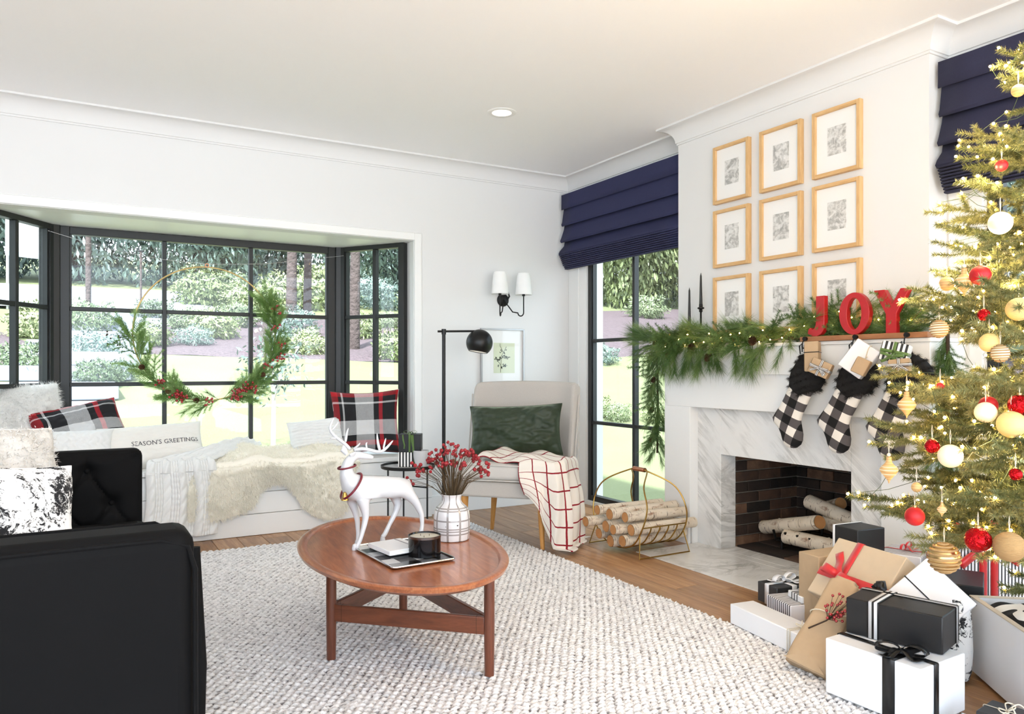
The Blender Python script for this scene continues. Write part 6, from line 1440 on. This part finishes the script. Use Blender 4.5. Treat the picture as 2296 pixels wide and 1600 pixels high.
# ============================================================ CHRISTMAS TREE
TX, TY = 2.767, 1.116; TZ = 0.0125
tr = thing('christmas_tree', 'tall green fir christmas tree with warm lights at the right edge', 'tree', (TX, TY, TZ))
MB().tube([(TX, TY, TZ), (TX + .01, TY, 1.3), (TX, TY, 2.45)], [.035, .025, .008], 12).build('trunk', 'darkstem', tr)
MB().tube([(TX + .12 * cos(g), TY + .12 * sin(g), .03) for g in [2 * pi * k / 24 for k in range(24)]], .012, 8, closed=True).build('stand', 'ironmetal', tr)
def branch_proto(L, seed):
    r = random.Random(seed); segs = []; N_ = 7
    pts = [V((L * k / N_, .02 * L * sin(k * 1.3 + seed), .10 * L * (k / N_) ** 1.6 - .02 * L * sin(pi * k / N_))) for k in range(N_ + 1)]
    for i, (a, b) in enumerate(zip(pts, pts[1:])): segs.append((a, b, .30 if i < 2 else 1))
    x = .28; sgn = 1; twg = []
    while x < .92:
        i = int(x * N_); p = pts[i].lerp(pts[i + 1], x * N_ - i); l = (.30 * L + .05) * (1.12 - x) + .03; a = r.uniform(.55, .85); d = V((cos(a), sgn * sin(a), r.uniform(-.22, .28))).normalized()
        e = p + d * l; mid = p + d * l * .5 + V((0, 0, -.006)); segs += [(p, mid, 1), (mid, e, 1)]; twg += [mid, e]
        if l > .13:
            for q in (.35, .65):
                for s2 in (-1, 1):
                    d2 = (d + V((-sin(a) * s2 * .8, cos(a) * sgn * s2 * .8, r.uniform(-.2, .2))) * .9).normalized(); p2 = p + d * l * q; segs.append((p2, p2 + d2 * l * .33, 1))
        x += r.uniform(.055, .085); sgn = -sgn
    v, q = needle_arrays([(tuple(a), tuple(b), k) for a, b, k in segs], 2700, .0160, seed, .95, .00105, .62)
    m = MB()
    for i, (a, b) in enumerate(zip(pts, pts[1:])): m.tube([a, b], [.0055 * (1 - i / 8), .0055 * (1 - (i + 1) / 8)], 5)
    for a, b, k in segs[N_:]: m.tube([a, b], .0013, 3)
    base = len(v); v = np.concatenate([v, np.array([tuple(x_) for x_ in m.v])]); t = []
    for f_ in m.f:
        for i in range(1, len(f_) - 1): t.append((f_[0], f_[i], f_[i + 1]))
    return v, np.concatenate([q, np.array(t) + base]), twg + [pts[-1], pts[-3], pts[-2]], L
BP = [branch_proto(L, s_) for L, s_ in ((.30, 1), (.42, 2), (.52, 3), (.62, 4), (.72, 5), (.30, 6), (.52, 7), (.66, 8))]
BSRC = {}; BULBS = []
def branch(p, tip):
    d = V(tip) - V(p); L = d.length
    if L < .08: return
    i = min(range(len(BP)), key=lambda k: abs(BP[k][3] - L) + .03 * random.random()); sc = L / BP[i][3]; M_ = aim(d + V((0, 0, -.08 * L)), random.uniform(-.35, .35), sc, V(p) - V((TX, TY, TZ)))
    if i not in BSRC: BSRC[i] = rmesh('branch', BP[i][0], BP[i][1], 'fir', tr); o = BSRC[i]
    else: o = BSRC[i].copy(); COL.objects.link(o)
    o.matrix_local = M_
    for k, q in enumerate(BP[i][2]): BULBS.append(V((TX, TY, TZ)) + (M_ @ V(q)) + V((0, 0, .006)))
random.seed(31)
def RZ_(z): # outline radius of the tree
    t = [(.50, .74), (.75, .74), (1.0, .66), (1.3, .56), (1.6, .46), (1.9, .35), (2.2, .24), (2.45, .10)]
    for (a, b), (c, d) in zip(t, t[1:]):
        if a <= z <= c: return b + (d - b) * (z - a) / (c - a)
    return t[0][1] if z < .5 else .08
# branches whose tips are seen against the wall
TIPS = [(2252, 112, 2.2), (2256, 160, 2.15), (2156, 300, 2.3), (2160, 335, 2.2), (2118, 462, 2.25), (2175, 410, 2.1), (2096, 512, 2.3), (2092, 552, 2.2), (2092, 612, 2.35), (2044, 652, 2.3), (2052, 690, 2.2), (2120, 700, 2.0), (1978, 836, 2.25), (2012, 872, 2.2), (2065, 880, 2.0),
        (2030, 926, 2.2), (1952, 955, 2.2), (1982, 992, 2.15), (2022, 1062, 2.2), (1924, 1122, 2.2), (1982, 1155, 2.15), (2075, 1150, 2.0), (2085, 1215, 1.95), (2200, 540, 1.95), (2180, 640, 1.9), (2215, 740, 1.85), (2160, 960, 1.9), (2120, 1120, 1.9), (2210, 850, 1.8), (2240, 300, 2.0), (2235, 1010, 1.8), (2215, 1120, 1.8)]
for px, py, t in TIPS:
    e = at(px, py, t); z = min(2.4, e.z + .02 - .10 * random.random() * 0); branch((TX, TY, max(.35, e.z - .02)), e)
z = .50; lvl = 0
while z < 2.42:
    n_ = 6 if z < 1.9 else 5
    for k in range(n_):
        g = 2 * pi * (k + random.uniform(-.25, .25)) / n_ + lvl * .7; R_ = RZ_(z) * random.uniform(.82, 1.0); e = V((TX + R_ * cos(g), TY + R_ * sin(g), z + .02))
        if e.x > 3.50: e.x = 3.50
        s_ = (e - O).dot(V((S, C, 0))); lat = (e - O).dot(V((C, -S, 0))) / s_ * F + CX
        yy = CY - F * (e.z - H) / s_
        lim = np.interp(yy, [0, 100, 300, 500, 640, 830, 950, 1120, 1250], [2262, 2255, 2165, 2105, 2060, 1990, 1965, 1945, 2080])
        if lat < lim + 110: continue
        branch((TX, TY, z - .02), e)
    z += .17; lvl += 1
for k in range(4): branch((TX, TY, 2.30), (TX + .12 * cos(k * 1.6), TY + .12 * sin(k * 1.6), 2.55))
branch((TX, TY, 2.3), (TX + .005, TY, 2.62))
# lights
ts = thing('string_lights', 'warm white string lights wound through the christmas tree', 'string lights', (TX, TY, .6))
random.shuffle(BULBS)
def vis(p):
    d = (p - O).dot(V((S, C, 0))); lat = (p - O).dot(V((C, -S, 0))) / d * F + CX; return lat < 2330 and d < 2.6
BULBS = [b for b in BULBS if vis(b)][:240] + [b for b in BULBS if not vis(b)][:55]
b0_ = MB().ball((0, 0, 0), .0040, 8).build('bulb', 'bulb', ts, local=True)
for i, b in enumerate(BULBS):
    o = b0_ if i == 0 else inst(b0_, ts); o.location = b - V((TX, TY, .6))
srt = sorted(BULBS, key=lambda p: (round((p.z - .4) / .12), atan2(p.y - TY, p.x - TX))); m = MB()
for a, b in zip(srt, srt[1:]):
    if (a - b).length < .30: m.tube([a, (a + b) / 2 - V((0, 0, .012)), b], .0009, 3)
m.build('cord', M('green_wire', '#3a4a2c', .6), ts)['kind'] = 'stuff'
for k in range(12):      # the light those bulbs give off together
    b = [q for q in BULBS if vis(q)][k * 9]; l = bpy.data.lights.new('tree_bulb_light', 'POINT'); l.energy = 1.0; l.color = (1, .72, .38); l.shadow_soft_size = .03
    o = bpy.data.objects.new('tree_bulb_light', l); COL.objects.link(o); o.location = b + V((-.02, 0, .0))
# ---------------- ornaments
def orn(kind, px, py, r_px, label, t=None, z=None):
    if t is None:
        Z_ = H - (py - CY) / F * 2.1; off = (2480 - px) / F * 2.35; R_ = RZ_(Z_); t = 2.35 - .72 * sqrt(max(0, R_ * R_ - min(R_, off) ** 2)) - .03
    c = at(px, py, t); rad = r_px / F * t
    nm = {'red': 'bauble', 'shine': 'bauble', 'ivory': 'bauble', 'pale': 'bauble', 'jute': 'bauble', 'twine': 'twine_ball', 'finial': 'wooden_finial', 'wood': 'wooden_ball'}[kind]
    r = thing(nm, label, 'ornament', tuple(c), group='ornaments on the christmas tree')
    if kind == 'finial':
        h_ = rad * 1.55; MB().lathe([(.001, -h_ * 1.0), (.12 * rad, -h_ * .8), (.45 * rad, -h_ * .5), (.92 * rad, -h_ * .12), (rad, 0), (.96 * rad, h_ * .16), (.6 * rad, h_ * .42), (.34 * rad, h_ * .62), (.28 * rad, h_ * .9), (.30 * rad, h_ * 1.02), (.001, h_ * 1.04)], (0, 0, 0), 28).build('turned_body', 'finwood', r, local=True)
        for z_, rr_ in ((-.28, .78), (.05, 1.0), (.28, .82)): MB().tube([(rad * rr_ * cos(g), rad * rr_ * sin(g), z_ * h_) for g in [2 * pi * k / 24 for k in range(24)]], rad * .045, 6, closed=True).build('white_ring', 'ivory', r, local=True)
        MB().ball((0, 0, h_ * 1.18), rad * .22, 12).build('bead', 'ivory', r, local=True); top_ = h_ * 1.35
    else:
        mt = {'red': 'redmatte', 'shine': 'redshine', 'ivory': 'ivory', 'pale': 'paleball', 'jute': 'jute', 'twine': 'jute', 'wood': 'finwood'}[kind]
        if kind == 'twine':
            MB().ball((0, 0, 0), rad * .94, 28).build('ball', 'ivory' if r_px < 30 else 'gold', r, local=True); m = MB(); pts = []
            nt = 9
            for k in range(nt * 22): f_ = k / (nt * 22); th_ = pi * (.06 + .88 * f_); g = 2 * pi * f_ * nt; pts.append((rad * .97 * sin(th_) * cos(g), rad * .97 * sin(th_) * sin(g), -rad * .97 * cos(th_)))
            m.tube(pts, rad * .075, 6); m.build('twine_wrap', 'jute', r, local=True)
        else: MB().ball((0, 0, 0), rad, 32).build('ball', mt, r, local=True, sub=0)
        if kind in ('red', 'shine'):
            MB().lathe([(rad * .22, rad * .95), (rad * .22, rad * 1.12), (rad * .18, rad * 1.16), (.0005, rad * 1.16)], (0, 0, 0), 14).build('cap', 'gold', r, local=True)
        top_ = rad * 1.1
    MB().tube([(0, 0, top_ * .95), (.003, 0, top_ + .02), (0, 0, top_ + .035), (-.003, 0, top_ + .02), (0, 0, top_ * .95)], .0007, 4).build('hanging_loop', 'twine', r, local=True)
    return r
nn = N('turned_pale_wood', .5); zz = nn.sep(nn.co())[2]; ring = nn.math('SINE', nn.math('MULTIPLY_ADD', zz, 900, nn.math('MULTIPLY', nn.noise(nn.co(), 20), 4))); nn.color(nn.mix(nn.math('MULTIPLY_ADD', ring, .25, .5), '#b98d55', '#dbb47c')); MAT['finwood'] = nn.m
for a in [('red', 2198, 617, 22, 'matte red bauble beside two wooden ornaments, upper left of the tree'), ('wood', 2123, 636, 16, 'small pale wooden ball left of the turned finial near the letter Y'), ('finial', 2162, 633, 20, 'turned wooden finial ornament next to the matte red bauble'),
        ('wood', 2283, 203, 14, 'small wooden ball at the top of the tree'), ('red', 2246, 371, 13, 'small red bauble high on the tree, below the blind'), ('shine', 2206, 706, 14, 'small shiny red bauble above the cream ball'),
        ('twine', 2106, 737, 20, 'striped twine ball hanging above the right garland'), ('pale', 2218, 768, 21, 'cream ball left of the striped one, mid tree'), ('twine', 2243, 792, 20, 'striped twine ball just right of the cream ball, mid tree'),
        ('ivory', 2243, 500, 25, 'large pale disc-like ball near the tree window frame'), ('pale', 2284, 693, 26, 'large cream ball at the right edge, mid tree'), ('red', 2108, 866, 9, 'small red bauble peeping under the mid branch'),
        ('ivory', 2210, 924, 23, 'ivory ball in front of a red bauble'), ('shine', 2286, 908, 24, 'large faceted red bauble at the right edge'), ('pale', 2268, 951, 30, 'large pale gold thread ball at the right edge'),
        ('ivory', 2131, 1022, 26, 'large ivory ball hanging over the right garland'), ('shine', 2090, 1000, 16, 'shiny red bauble half hidden left of the large ivory ball'), ('shine', 2277, 1063, 14, 'small shiny red bauble at the lower right edge'),
        ('finial', 2033, 908, 19, 'turned wooden finial hanging in front of the right stocking'), ('finial', 1993, 1054, 19, 'turned wooden finial hanging below the right stocking'), ('red', 2051, 1157, 21, 'matte red bauble hanging alone in front of the marble'),
        ('wood', 2055, 1092, 11, 'small wooden ball among the lower branches'), ('twine', 2117, 1250, 34, 'large gold and jute striped ball low on the tree above the gifts'), ('shine', 2193, 1210, 28, 'large shiny red bauble in front of the striped gift'),
        ('jute', 2263, 1225, 33, 'large jute-wrapped ball in front of the striped gift'), ('finial', 2112, 1142, 10, 'small beaded wooden drop above the gold striped ball')]: orn(*a)
orn('red', 2216, 908, 20, 'matte red bauble behind the ivory ball', t=1.95)
